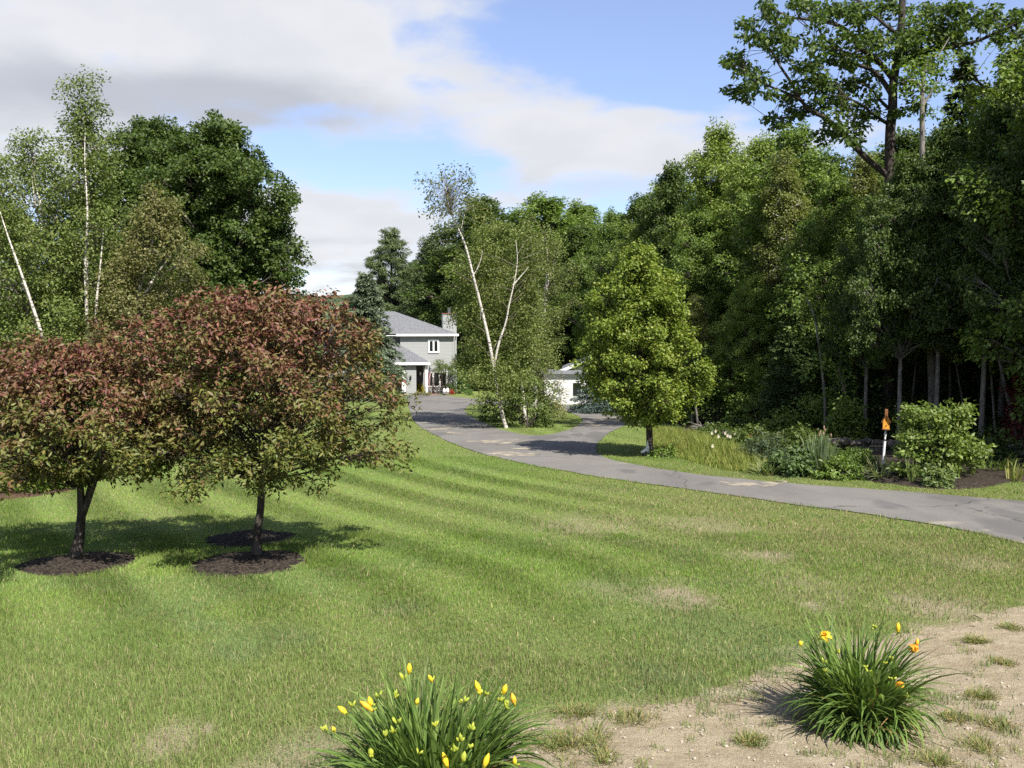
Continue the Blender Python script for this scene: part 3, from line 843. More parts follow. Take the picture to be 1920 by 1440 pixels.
# ------------------------------------------------------------------ the island birches
ib = G(950, 803)
Yi = ib[1]
rng = np.random.default_rng(61)
t = thing('birch_tree', ib, 'tall white birch leaning left on the driveway island, thin drooping top against the sky', 'tree')
q = lambda px, py, Y=Yi: D(px, py, Y) - ib
main = smooth_line(np.array([q(950, 806), q(938, 760), q(926, 690), q(917, 640), q(902, 575), q(888, 520), q(874, 465), q(858, 425), q(843, 395), q(838, 360)]), 4)
fork = smooth_line(np.array([q(927, 685), q(935, 645), q(948, 606), q(955, 570), q(963, 535), q(970, 490), q(967, 450)]), 4)
paths = [(main, np.linspace(.08, .016, len(main)), 9)]
fork_p = [(fork, np.linspace(.048, .008, len(fork)), 8)]
bare_tips = []; bare_br = []
for a, b_, c in (((863, 440), (868, 410), (880, 370)), ((850, 405), (840, 370), (830, 330)), ((888, 515), (900, 500), (905, 470)), ((893, 540), (905, 560), (900, 600))):
    paths.append((bez(q(*a), q(*b_), q(*c), 6), np.linspace(.025, .006, 6), 5))
fork_p.append((bez(q(962, 535), q(975, 520), q(992, 500), 6), np.linspace(.035, .006, 6), 5))
for k in range(26):
    L0 = (main, fork)[k % 2]; i0 = rng.integers(8, len(L0) - 2); p_ = L0[i0]; d_ = np.array([rng.choice([-1, 1]) * rng.uniform(.5, 1.3), rng.uniform(-.6, .9), rng.uniform(.2, .9)])
    bare_br.append((bez(p_, p_ + d_ * .5 + np.array([0, 0, .2]) + rng.normal(0, .12, 3), p_ + d_, 6), np.linspace(.011, .003, 6), 4)); bare_tips.append(p_ + d_)
tubes_obj('trunk', paths, M['birch'], t)
tubes_obj('limb', fork_p, M['birch'], t)
fol = Foliage(); cl = []
tw = []
for (a, b_, s) in ((825, 335, 9), (845, 325, 8), (868, 330, 9), (880, 340, 8), (815, 355, 7), (855, 355, 9), (838, 375, 8), (875, 370, 8), (890, 365, 6), (805, 390, 6), (822, 395, 6), (860, 395, 8), (885, 395, 6), (835, 420, 5), (828, 430, 3), (862, 420, 3), (800, 372, 3)):
    for k in range(s + 3):
        c = q(a + rng.normal(0, 10), b_ + rng.normal(0, 9), Yi + rng.normal(0, .8)); cl.append(c)
        src = main[-1 - rng.integers(0, 6)]
        tw.append((bez(src, (src + c) * .5 + np.array([0, 0, .35]), c, 5), np.linspace(.008, .003, 5), 3))
spray(rng, fol, np.array(cl), 7, .2, (.12, .075), [(.085, .115, .05), (.12, .15, .065)], flat=1.3, droop=.9)
tubes_obj('twigs', tw + bare_br, M['twig'], t)
bt = np.array(bare_tips); spray(rng, fol, np.concatenate([bt, bt - np.array([.1, 0, .15]), bt + np.array([.12, 0, -.1])]), 22, .3, (.095, .065), [(.085, .11, .032), (.12, .14, .044)], flat=1.1, droop=.7)
cl = []
for k in range(520):      # olive foliage on the lower limbs
    a = rng.uniform(862, 1005); b_ = rng.uniform(425, 715)
    if (b_ < 500 and a < 885) or rng.random() > .1 + 1.15 * float(vnoise(a * .04, b_ * .04, 5)): continue
    c = q(a, b_, Yi + .45 + abs(rng.normal(.9, 1.0)) if b_ < 700 else Yi + rng.normal(.4, .8)); cl.append(c)
island_pal = [(.08, .12, .034), (.112, .155, .046), (.15, .185, .066)]
for k in range(30): cl.append(q(rng.normal(930, 22), rng.normal(722, 24), Yi - rng.uniform(.2, .9)))
cl = np.array(cl); sub = np.repeat(cl, 4, axis=0) + ball(rng, len(cl) * 4) * .35
spray(rng, fol, sub, 20, .25, (.095, .065), island_pal, flat=1.0, droop=.6)
fol.build('crown', M['leaf'], t)
Y2 = Yi + 5
birch(62, base(985, Y2), [(978, 720, Y2), (962, 660, Y2), (940, 590, Y2), (930, 520, Y2), (928, 450, Y2)], [(2.0, 1.2), (3, 1.8), (5, 2.1), (6.6, 1.7), (7.8, 1.0), (8.5, .3)], 60, 'greyish birch with a dull leaning trunk in the middle of the driveway island', pal=island_pal, per=34, r0=.08)
Y3 = Yi + 9
birch(63, base(1003, Y3), [(1005, 700, Y3), (1013, 640, Y3), (1022, 570, Y3), (1028, 500, Y3), (1022, 440, Y3)], [(2.0, 1.1), (3, 1.5), (5, 1.8), (6.8, 1.7), (8.0, 1.1), (8.8, .3)], 50, 'pair of straight white birch trunks right of the island behind the shed bushes', pal=island_pal, per=34, r0=.11, extra_trunks=[[(1008, 690, Y3), (1010, 620, Y3), (1019, 560, Y3), (1030, 480, Y3)], [(1022, 545, Y3), (1035, 510, Y3 + .3), (1040, 470, Y3 + .6)]])
rng = np.random.default_rng(64)
ib2 = G(985, 800)
t = thing('bush', ib2, 'dark green bush hugging the foot of the leaning birch on the island', 'bush')
shrub(rng, t, 2.7, 2.1, 190, 24, (.1, .07), [(.05, .085, .02), (.075, .115, .03), (.1, .14, .035)], R2=.24, stems=10, wy=2.2)
t = thing('bush', G(1035, 783), 'small pale green flowering bush at the right end of the island', 'bush')
shrub(rng, t, 1.5, 1.0, 70, 22, (.09, .06), [(.1, .14, .04), (.14, .17, .06), (.3, .3, .2)], R2=.18, stems=6)
t = thing('bush', G(925, 790), 'low dark bush left of the leaning birch on the island', 'bush')
shrub(rng, t, 1.3, 1.1, 70, 22, (.09, .06), dark_pal, R2=.2, stems=6)
# ------------------------------------------------------------------ woods: a few prototypes, each copied as whole trees
WOOD = 'leafy trees standing deep in the wood on the right'
BACK = 'trees of the wood behind the house'
pA = proto_broad(71, 12.0, 3.0, 'broad green maple on the wood edge with bushy foliage down to the ground, behind the pear', pal=mid_pal, n1=230, per=44, h0=.06, leaf=(.135, .085), R1=.62, R2=.3, lump=.5, flat=.8)
pB = proto_broad(72, 12.0, 2.5, 'x', pal=yel_pal, n1=210, per=44, h0=.1, leaf=(.135, .07), R1=.55, R2=.28, flat=1.0, name='ash_tree', lump=.55, top=1.15)
pC = proto_broad(73, 12.0, 3.2, 'x', pal=dark_pal, n1=210, per=44, h0=.12, leaf=(.15, .1), R1=.7, R2=.32, name='oak_tree', lump=.5)
pD = proto_broad(74, 12.0, 2.1, 'x', pal=[(.085, .115, .03), (.115, .15, .04), (.15, .175, .055)], n1=130, per=52, h0=.1, leaf=(.11, .075), R1=.65, R2=.32, name='birch_tree', bark='birch', lump=.5, tr_r=.13)
pE = thing('hemlock_tree', (0, 0, 0), 'x', 'tree')
conifer(np.random.default_rng(75), pE, 12.0, 2.2, .8, 44, 7, [(.03, .055, .02), (.048, .08, .026), (.07, .11, .034)], .16, shape=.8, needle=(.26, .08), samples=110)
pF = proto_broad(77, 12.0, 2.9, 'x', pal=dark_pal, n1=150, per=44, h0=.36, leaf=(.14, .095), R1=.7, R2=.32, name='beech_tree', lump=.55, tr_r=.13, bark='greybark')
rg = np.random.default_rng(76)
used = {}
def place(pr, px, top, Y, label, group=None, X=None, sx=1.0):
    H = H_at(top, Y); s = H / 12.0
    x = X_at(px, Y) if X is None else X
    loc = (x, Y, float(gz(Y)))
    sc3 = (s * sx, s * sx, s)
    rz = rg.random() * 6.28
    if pr.name not in used:
        used[pr.name] = 1
        pr.location = loc; pr.scale = sc3; pr.rotation_euler = (0, 0, rz); pr['label'] = label
        if group: pr['group'] = group
        return pr
    return dup(pr, loc, rz, sc3, label, group=group)
# front of the wood, from far to near
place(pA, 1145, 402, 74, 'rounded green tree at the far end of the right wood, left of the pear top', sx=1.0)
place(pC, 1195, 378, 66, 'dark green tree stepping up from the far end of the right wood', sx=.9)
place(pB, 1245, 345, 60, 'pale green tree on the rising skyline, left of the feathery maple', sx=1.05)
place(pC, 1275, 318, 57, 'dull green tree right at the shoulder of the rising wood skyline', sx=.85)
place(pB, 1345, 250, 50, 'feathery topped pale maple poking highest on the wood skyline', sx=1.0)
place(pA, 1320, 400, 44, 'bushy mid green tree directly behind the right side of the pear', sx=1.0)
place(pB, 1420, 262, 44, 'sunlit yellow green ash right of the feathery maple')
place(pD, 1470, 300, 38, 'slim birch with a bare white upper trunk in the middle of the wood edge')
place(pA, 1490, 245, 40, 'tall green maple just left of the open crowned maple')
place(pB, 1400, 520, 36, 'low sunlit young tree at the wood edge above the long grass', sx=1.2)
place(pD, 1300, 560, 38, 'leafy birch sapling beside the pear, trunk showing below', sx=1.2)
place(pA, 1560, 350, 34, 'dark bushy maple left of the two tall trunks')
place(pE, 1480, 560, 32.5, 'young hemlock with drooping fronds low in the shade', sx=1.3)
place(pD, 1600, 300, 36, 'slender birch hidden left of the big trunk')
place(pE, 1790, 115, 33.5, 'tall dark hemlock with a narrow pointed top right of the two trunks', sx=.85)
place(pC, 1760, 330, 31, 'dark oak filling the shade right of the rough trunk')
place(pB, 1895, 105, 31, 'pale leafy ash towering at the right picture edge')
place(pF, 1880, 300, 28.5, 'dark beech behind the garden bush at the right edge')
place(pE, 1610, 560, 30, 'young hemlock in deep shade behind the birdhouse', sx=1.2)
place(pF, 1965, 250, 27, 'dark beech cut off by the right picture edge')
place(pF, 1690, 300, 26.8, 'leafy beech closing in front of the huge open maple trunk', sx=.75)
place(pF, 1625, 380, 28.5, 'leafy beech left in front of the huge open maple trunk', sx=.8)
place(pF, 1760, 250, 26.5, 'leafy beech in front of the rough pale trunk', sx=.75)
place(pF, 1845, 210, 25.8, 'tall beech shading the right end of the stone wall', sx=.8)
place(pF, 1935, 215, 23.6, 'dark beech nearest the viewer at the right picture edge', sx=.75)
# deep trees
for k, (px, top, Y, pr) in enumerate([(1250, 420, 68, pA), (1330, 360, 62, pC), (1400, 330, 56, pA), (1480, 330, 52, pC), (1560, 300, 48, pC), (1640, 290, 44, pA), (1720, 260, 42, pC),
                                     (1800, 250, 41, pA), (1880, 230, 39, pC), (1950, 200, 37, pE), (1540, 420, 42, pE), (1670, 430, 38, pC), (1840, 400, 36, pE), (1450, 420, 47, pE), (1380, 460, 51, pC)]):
    place(pr, px, top, Y, 'tree of the right wood out of view, added to shade its edge', WOOD, sx=1.15)
# trees of the same wood standing outside the picture on the right: unseen, added to shade its edge
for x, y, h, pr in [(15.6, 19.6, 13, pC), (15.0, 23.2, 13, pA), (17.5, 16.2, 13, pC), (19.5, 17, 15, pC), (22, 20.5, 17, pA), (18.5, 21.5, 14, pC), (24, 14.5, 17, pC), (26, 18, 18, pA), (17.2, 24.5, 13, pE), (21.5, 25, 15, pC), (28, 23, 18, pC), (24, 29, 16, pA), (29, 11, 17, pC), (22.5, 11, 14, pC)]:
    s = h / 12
    dup(pr, (x, y, float(gz(y))), rg.random() * 6.28, (s, s, s), 'tree of the right wood out of view, added to shade its edge', group=WOOD)
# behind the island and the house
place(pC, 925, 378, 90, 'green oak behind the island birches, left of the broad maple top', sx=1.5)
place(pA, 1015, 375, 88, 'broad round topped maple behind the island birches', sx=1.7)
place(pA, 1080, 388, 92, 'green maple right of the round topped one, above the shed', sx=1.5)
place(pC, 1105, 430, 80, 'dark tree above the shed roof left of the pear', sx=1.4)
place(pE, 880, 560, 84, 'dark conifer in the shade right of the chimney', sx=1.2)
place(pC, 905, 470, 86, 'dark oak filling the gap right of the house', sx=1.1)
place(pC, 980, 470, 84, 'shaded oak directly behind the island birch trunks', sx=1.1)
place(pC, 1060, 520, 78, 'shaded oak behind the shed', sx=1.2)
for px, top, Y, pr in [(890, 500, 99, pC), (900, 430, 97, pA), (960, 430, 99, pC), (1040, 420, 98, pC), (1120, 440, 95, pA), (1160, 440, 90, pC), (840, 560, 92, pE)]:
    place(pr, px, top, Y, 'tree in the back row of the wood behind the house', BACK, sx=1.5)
# pines behind the house
def pine(seed, px, top, Y, Rr, label):
    t = thing('pine_tree', at(px, Y), label, 'tree')
    H = H_at(top, Y)
    rng = np.random.default_rng(seed)
    env_ = [(H * .12, Rr * .8), (H * .35, Rr), (H * .6, Rr * .8), (H * .8, Rr * .62), (H * .94, Rr * .34), (H, .1)]
    crown_tree(rng, t, env_, (np.array([[0, 0, -.2], [0, 0, H * .5], [0, 0, H * .97]]), np.array([.3, .2, .03])), 150, 8, 60, .9, .42, (.26, .075), [(.05, .082, .032), (.07, .11, .04), (.1, .14, .06)], M['darkbark'], M['needle'], lump=.45, droop=.0, flat=.45, limb_up=.25, inner=.25, sub_r=.015)
pine(81, 735, 432, 100, 4.6, 'tall pale topped pine behind the left part of the house roof')
pine(82, 806, 452, 94, 4.2, 'broad open pine behind the chimney of the house')
pine(83, 700, 560, 96, 2.6, 'lower pine behind the ridge of the house roof')
pine(84, 775, 500, 108, 3.2, 'dark pine between the two tall pines behind the house')
t = thing('spruce_tree', at(688, 62), 'blue green spruce with drooping boughs in front of the house', 'tree')
conifer(np.random.default_rng(85), t, H_at(512, 62), 3.0, .3, 34, 8, [(.06, .095, .065), (.09, .13, .085), (.12, .165, .105)], .14, shape=.7, droop=.32, needle=(.24, .085), samples=260, gap=.08, up=.2)
t = thing('spruce_tree', at(655, 74), 'green spruce half hidden behind the blue green one left of the house', 'tree')
conifer(np.random.default_rng(86), t, H_at(560, 74), 2.6, .3, 34, 8, [(.03, .055, .03), (.05, .08, .035)], .14, shape=.75, droop=.25, needle=(.26, .09), samples=200)

# ------------------------------------------------------------------ the big open maple and the rough trunk on the right
rng = np.random.default_rng(91)
Ym = 30.0
mb0 = np.array(at(1668, Ym))
t = thing('maple_tree', mb0, 'huge open crowned maple with bare dark limbs reaching left across the sky', 'tree')
q = lambda px, py, Y=Ym: D(px, py, Y) - mb0
def zz(x, y): return (1200 + x / 2.6667, y / 2.6667)      # from the enlarged upper right corner
trunk = smooth_line(np.array([[0, 0, -.3], q(1664, 760), q(1664, 600), q(1668, 420), q(*zz(1250, 690)), q(*zz(1262, 560)), q(*zz(1266, 430)), q(*zz(1285, 290)), q(*zz(1305, 150)), q(*zz(1312, 0)), q(*zz(1318, -160))]), 4)
limbs = [
    [(1240, 880), (1130, 790), (1000, 655), (930, 592), (850, 552), (800, 500), (725, 462), (620, 418), (520, 350)],
    [(850, 552), (780, 580), (700, 590), (640, 590)],
    [(1262, 480), (1210, 400), (1150, 345), (1060, 320), (960, 300), (880, 310)],
    [(1270, 400), (1185, 300), (1100, 240), (1010, 135), (860, 100), (750, 85), (660, 40)],
    [(1185, 300), (1050, 270), (930, 230), (830, 220)],
    [(800, 500), (760, 420), (700, 330), (640, 230), (590, 170)],
    [(1290, 330), (1400, 262), (1560, 235), (1700, 200), (1850, 130), (1960, 90)],
    [(1300, 200), (1400, 120), (1480, 60), (1560, 20)],
    [(1300, 180), (1220, 120), (1150, 60), (1080, 0)],
    [(1262, 560), (1200, 500), (1150, 440), (1080, 410)],
    [(1240, 620), (1180, 580), (1100, 520), (1020, 480)],
    [(1560, 235), (1640, 335), (1700, 420), (1750, 465)],
    [(1310, 60), (1240, 0), (1150, -60)],
]
paths = [(trunk, np.linspace(.2, .09, len(trunk)), 10)]
tips = []
for k, L_ in enumerate(limbs):
    dep = rng.uniform(-2.2, 1.8)
    n = len(L_)
    P = smooth_line(np.array([q(*zz(*a), Ym + dep * (i / (n - 1))) for i, a in enumerate(L_)]), 4)
    r0 = .1 if k in (0, 2, 3, 6) else .06
    paths.append((P, np.linspace(r0, .018, len(P)), 6)); tips.append(P)
tubes_obj('trunk', paths, M['darkbark'], t)
blobs = [(455, 300, 40), (480, 290, 40), (520, 340, 50), (470, 455, 35), (520, 460, 45), (580, 390, 60), (620, 470, 40), (550, 120, 45), (560, 180, 40), (620, 200, 50), (700, 180, 50), (740, 200, 50), (700, 270, 50),
         (650, 585, 35), (720, 600, 40), (770, 560, 50), (740, 490, 50), (800, 420, 60), (820, 340, 60), (850, 330, 50), (900, 450, 60), (880, 520, 50), (960, 500, 50), (920, 400, 50),
         (630, 20, 40), (660, 80, 35), (720, 95, 30), (780, 20, 50), (850, 30, 50), (900, 90, 50), (960, 50, 55), (1020, 30, 60), (1080, 70, 60), (1150, 60, 60), (880, 215, 50), (960, 220, 60), (1040, 190, 60), (1100, 170, 60), (1180, 190, 60),
         (980, 290, 60), (1060, 300, 60), (1140, 250, 60), (1240, 180, 60), (1320, 180, 60), (1380, 190, 55), (1300, 60, 60), (1220, 20, 60), (1400, 60, 60), (1440, 160, 60), (1500, 130, 60), (1480, 220, 50), (1560, 150, 55), (1600, 190, 50), (1640, 90, 55), (1700, 130, 60),
         (1760, 80, 60), (1820, 130, 60), (1880, 60, 60), (1890, 180, 50), (1800, 190, 40), (1600, 30, 50), (1540, 40, 50), (1350, 260, 50), (1420, 290, 45), (1080, 420, 55), (1010, 460, 55), (1150, 500, 50), (1050, 540, 55), (1120, 590, 60), (1000, 600, 60), (930, 660, 60), (1040, 680, 60),
         (1150, 400, 50), (1260, 260, 50), (1330, 420, 40), (1380, 520, 45), (1300, 560, 40)]
cl = []
for a, b_, r in blobs:
    dep = rng.uniform(-1.6, 1.6)
    for k in range(int(r * .2)):
        cl.append(q(*zz(a + rng.normal(0, r * .62), b_ + rng.normal(0, r * .42)), Ym + dep + rng.normal(0, .5)))
cl = np.array(cl); fol = Foliage()
spray(rng, fol, cl, 16, .2, (.16, .12), [(.036, .066, .02), (.052, .09, .024), (.085, .135, .032)], flat=.6, droop=.5)
allP = np.concatenate(tips); tw = []
for c in cl[::2]:
    s0 = allP[np.argmin(((allP - c) ** 2).sum(1))]
    tw.append((np.array([s0, (s0 + c) * .5 + np.array([0, 0, .05]), c]), np.array([.014, .009, .004]), 3))
tubes_obj('twigs', tw, M['darkbark'], t)
fol.build('crown', M['leaf'], t)

Yr = 28.2
rb = np.array(at(1752, Yr)); q2 = lambda px, py, Y=Yr: D(px, py, Y) - rb
rng = np.random.default_rng(92)
t = thing('ash_tree', rb, 'tall straight tree with rough pale trunk patches right of the huge open maple', 'tree')
tp = smooth_line(np.array([[0, 0, -.3], q2(1748, 720), q2(1740, 600), q2(1732, 480), q2(1730, 330), q2(1729, 200), q2(1732, 140), q2(1738, 110)]), 4)
lim = [smooth_line(np.array([q2(1730, 165), q2(1712, 150), q2(1690, 155)]), 4), smooth_line(np.array([q2(1732, 140), q2(1748, 112), q2(1765, 95), q2(1780, 70)]), 4), smooth_line(np.array([q2(1729, 200), q2(1745, 175), q2(1760, 150)]), 4)]
tubes_obj('trunk', [(tp, np.linspace(.14, .045, len(tp)), 10)] + [(l, np.linspace(.05, .015, len(l)), 5) for l in lim], M['greybark'], t)
fol = Foliage(); cl = np.array([q2(1735 + rng.normal(0, 34), 130 + rng.normal(0, 40), Yr + rng.normal(0, 1.0)) for k in range(90)])
spray(rng, fol, cl, 16, .3, (.15, .08), mid_pal, droop=.4); fol.build('crown', M['leaf'], t)

# thin bare trunks in the shade
def sapling(px0, py0, px1, py1, Y, r, label, mat='greybark', seed=0):
    rng = np.random.default_rng(seed + 300)
    b0 = np.array(at(px0, Y)); t = thing('young_tree', b0, label, 'tree')
    P = smooth_line(np.array([[0, 0, -.2], (D(px0, py0, Y) - b0) * .5 + rng.normal(0, .04, 3), D((px0 * .45 + px1 * .55), (py0 * .45 + py1 * .55), Y) - b0, D(px1, py1, Y) - b0]), 5)
    tubes_obj('trunk', [(P, np.linspace(r, r * .4, len(P)), 7)], M[mat], t)
    fol = Foliage(); c = P[-1] + ball(rng, 40) * np.array([1.3, 1.3, 1.5])
    spray(rng, fol, c, 22, .3, (.12, .08), mid_pal); fol.build('crown', M['leaf'], t)
sapling(1912, 835, 1855, 600, 25.8, .085, 'pale leaning trunk at the right edge of the wood', 'greybark', 1)
sapling(1870, 815, 1848, 600, 26.5, .05, 'thin straight trunk left of the pale leaning one', 'greybark', 2)
sapling(1820, 800, 1770, 590, 27.5, .045, 'thin trunk slanting left in the shade behind the garden bush', 'bark', 3)
sapling(1312, 800, 1296, 720, 34.5, .06, 'slim grey trunk just right of the pear at the rock pile', 'greybark', 4)
sapling(1785, 808, 1778, 560, 29, .07, 'straight dark trunk behind the right half of the garden bush', 'bark', 7)
sapling(1840, 800, 1822, 560, 30, .06, 'slim trunk in deep shade left of the thin straight trunk', 'greybark', 8)
sapling(1710, 800, 1722, 600, 29, .05, 'thin dark trunk behind the left half of the garden bush', 'bark', 9)
sapling(1605, 815, 1572, 690, 28, .06, 'dark thin trunk leaning in the wood left of the birdhouse', 'bark', 5)
sapling(1550, 660, 1512, 560, 29.5, .055, 'pale crooked trunk in the wood above the iris clump', 'greybark', 6)

# understorey along the front of the wood
rng = np.random.default_rng(95)
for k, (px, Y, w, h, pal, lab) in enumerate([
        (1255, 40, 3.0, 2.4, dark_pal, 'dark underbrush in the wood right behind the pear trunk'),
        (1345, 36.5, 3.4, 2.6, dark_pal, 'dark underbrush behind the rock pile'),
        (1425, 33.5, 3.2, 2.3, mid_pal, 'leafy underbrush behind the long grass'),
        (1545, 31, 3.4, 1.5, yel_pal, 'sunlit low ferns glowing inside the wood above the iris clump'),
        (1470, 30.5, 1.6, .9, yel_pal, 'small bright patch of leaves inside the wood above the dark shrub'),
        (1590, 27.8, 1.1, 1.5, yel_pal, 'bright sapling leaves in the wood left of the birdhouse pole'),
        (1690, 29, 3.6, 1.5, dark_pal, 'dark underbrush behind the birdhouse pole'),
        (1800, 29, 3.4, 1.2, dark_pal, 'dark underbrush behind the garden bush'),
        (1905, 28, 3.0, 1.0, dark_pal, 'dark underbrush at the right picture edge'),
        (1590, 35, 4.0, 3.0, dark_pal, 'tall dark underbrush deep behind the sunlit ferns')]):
    t = thing('undergrowth_bush', at(px, Y), lab, 'bush')
    shrub(rng, t, w, h, 120, 22, (.11, .075), pal, R2=.26, stems=8, wy=w * .7)
t = thing('red_bush', at(1925, 25.2), 'dark red leaved bush at the right picture edge', 'bush')
shrub(rng, t, 1.1, 2.6, 90, 24, (.09, .06), [(.10, .02, .025), (.14, .03, .035)], R2=.2, lm=M['crab'], stems=6)
# ------------------------------------------------------------------ the house
def siding_mat(name, c1, c2, pitch=.115):
    m, nt, out = newmat(name)
    v = coords(nt, 'Object')
    s = nd(nt, 'ShaderNodeSeparateXYZ', ins={0: v})
    fr = math_(nt, 'FRACT', math_(nt, 'DIVIDE', s.outputs[2], pitch))
    n = noise(nt, coords(nt, 'Object', (.5, .5, 8)), 1.5, 3)
    col = mixc(nt, n, c1, c2)
    b = nd(nt, 'ShaderNodeBump', ins={'Strength': .55, 'Distance': .02, 'Height': math_(nt, 'SUBTRACT', 1.0, fr)})
    p = nd(nt, 'ShaderNodeBsdfPrincipled', ins={'Base Color': col, 'Roughness': .65, 'Specular IOR Level': .25, 'Normal': b.outputs[0]})
    nt.links.new(p.outputs[0], out.inputs[0]); return m
M['siding'] = siding_mat('grey_beige_siding', (.265, .272, .268), (.305, .312, .305))
M['white'] = simple('white_paint', (.72, .72, .71), (.78, .78, .77), 5, .5, .3)
M['shingle'] = simple('grey_shingle', (.085, .088, .094), (.19, .195, .205), 9, .9, .15, .6, 16, (1.4, 1.4, 3))
M['glass'] = simple('window_glass', (.012, .014, .016), None, rough=.08, spec=.6)
M['brick'] = simple('red_brick', (.22, .085, .055), (.32, .14, .095), 9, .85, .15, .5, 20)
M['dark'] = simple('dark_interior', (.02, .018, .018), (.035, .03, .03), 3, .8, .1)
M['doorgrey'] = simple('dark_grey_door', (.05, .05, .055), None, rough=.5)
M['metal'] = simple('grey_metal', (.25, .25, .26), None, rough=.4, metal=.8)
M['black'] = simple('black_iron', (.015, .015, .016), None, rough=.5)
M['concrete'] = simple('concrete', (.3, .28, .26), (.38, .36, .33), 6, .9, .1)

hc = G(851, 738)                      # front right corner of the tall block
ANG = R(10)
house = thing('house', hc, 'two storey grey sided house with hip roof, chimney and low front wing', 'house', rz=ANG)
HW = 4.35; EV = 4.75
w = MB(); w.box(-HW, 0, 0, 7.5, -1.2, EV); w.box(-10.5, -HW, .6, 7.5, -1.2, EV)
w.build('wall', M['siding'], house)
wing = MB()                           # low wing: piers around the garage opening and the recessed porch
WX0, WX1, WY = -10.0, -2.55, -3.2     # local extents of the wing
WH = 2.75
wing.box(-4.15, -3.3, WY, .0, -1.2, WH - .28)            # wall between garage opening and porch
wing.box(-10.0, -8.2, WY, -.05, -1.2, WH - .28)
wing.box(-8.2, -4.15, WY + .25, WY + .4, 2.2, WH - .28)   # above the door
wing.build('wing_wall', M['siding'], house)
MB().box(-3.3, -2.6, -1.3, -.02, -1.0, WH - .28).build('porch_wall', M['doorgrey'], house)
def hip(x0, x1, y0, y1, z, rise, rx0, rx1, ry, th=.16, oh=.35):
    m = MB(); a, b, c, d = (x0 - oh, y0 - oh, z), (x1 + oh, y0 - oh, z), (x1 + oh, y1 + oh, z), (x0 - oh, y1 + oh, z)
    e, f = (rx0, ry, z + rise), (rx1, ry, z + rise)
    return m.add([a, b, c, d, e, f], [(0, 1, 5, 4), (1, 2, 5), (2, 3, 4, 5), (3, 0, 4), (0, 3, 2, 1)])
rf = hip(-10.5, 0, 0, 7.5, EV + .16, 1.85, -8.5, -4.6, 3.75).build('roof', M['shingle'], house)
fa = MB()
fa.box(-HW - .35, .35, -.38, -.352, EV - .02, EV + .155)
fa.box(.352, .38, -.38, 7.85, EV - .02, EV + .155)
fa.box(-10.85, -HW - .36, .2, .24, EV - .02, EV + .155)
fa.build('fascia', M['white'], house)
MB().box(-10.85, .35, -.348, 7.85, EV + .002, EV + .05).build('soffit', M['white'], house)
# wing roof
wr = MB()
z0 = WH; oh = .3
wr.add([(WX0 - oh, WY - oh, z0), (WX1 + oh, WY - oh, z0), (WX1 + oh, -.01, z0), (WX0 - oh, -.01, z0), (WX0 + 2, -.01, z0 + 1.35), (WX1 - 1.9, -.01, z0 + 1.35)],
       [(0, 1, 5, 4), (1, 2, 5), (2, 3, 4, 5), (3, 0, 4), (0, 3, 2, 1)])
wr.build('wing_roof', M['shingle'], house)
MB().box(WX0 - oh, WX1 + oh, WY - oh - .03, WY - oh - .002, WH - .2, WH - .004).box(WX1 + oh + .002, WX1 + oh + .03, WY - oh - .03, -.02, WH - .2, WH - .004).build('wing_fascia', M['white'], house)
MB().box(WX0 - .1, WX1 + .28, WY - .28, -.03, WH - .21, WH - .17).build('porch_ceiling', M['white'], house)
MB().box(WX1 - .02, WX1 + .15, WY - .02, WY + .15, -.9, WH - .21).build('porch_column', M['white'], house, bevel=.01)
# garage opening
gd = MB().box(-8.2, -4.3, WY + .5, WY + .56, -1.0, 2.25); gd.build('garage_door', M['dark'], house)
tr_ = MB(); tr_.box(-4.42, -4.152, WY - .03, WY + .3, -1.0, 2.05)
tr_.add([(-4.42, WY - .03, 2.05), (-4.152, WY - .03, 2.05), (-4.152, WY + .3, 2.05), (-4.42, WY + .3, 2.05), (-4.75, WY - .03, 2.4), (-4.48, WY - .03, 2.46), (-4.48, WY + .3, 2.46), (-4.75, WY + .3, 2.4)],
        [(0, 1, 5, 4), (1, 2, 6, 5), (2, 3, 7, 6), (3, 0, 4, 7), (4, 5, 6, 7)])
tr_.box(-8.2, -4.6, WY - .03, WY + .2, 2.35, 2.46)
tr_.build('garage_trim', M['white'], house)
# lamps
def wall_lamp(x, y, z):
    lm = MB().box(x - .05, x + .05, y - .03, y, z - .08, z + .08)
    lm.lathe([(.015, -.2), (.06, -.14), (.075, .08), (.03, .16), (.01, .2)], (x, y - .1, z), 8)
    return lm.build('wall_lamp', M['black'], house)
wall_lamp(-3.75, WY, 1.55)
l2 = MB().lathe([(.02, -.14), (.07, -.1), (.08, .08), (.03, .14)], (-2.85, -1.42, 1.75), 8).build('porch_lamp', M['white'], house)
# chimney
ch = MB().box(-.62, .55, 2.6, 3.5, EV + .3, 6.55).box(.03, .55, 2.6, 3.5, -1.2, EV + .3).build('chimney', M['siding'], house)
MB().box(-.68, .61, 2.54, 3.56, 6.552, 6.6).build('chimney_cap', M['brick'], ch)
MB().lathe([(.13, 0), (.12, .38), (.15, .4), (.15, .46)], (-.02, 3.05, 6.602), 10).build('flue', M['metal'], ch)
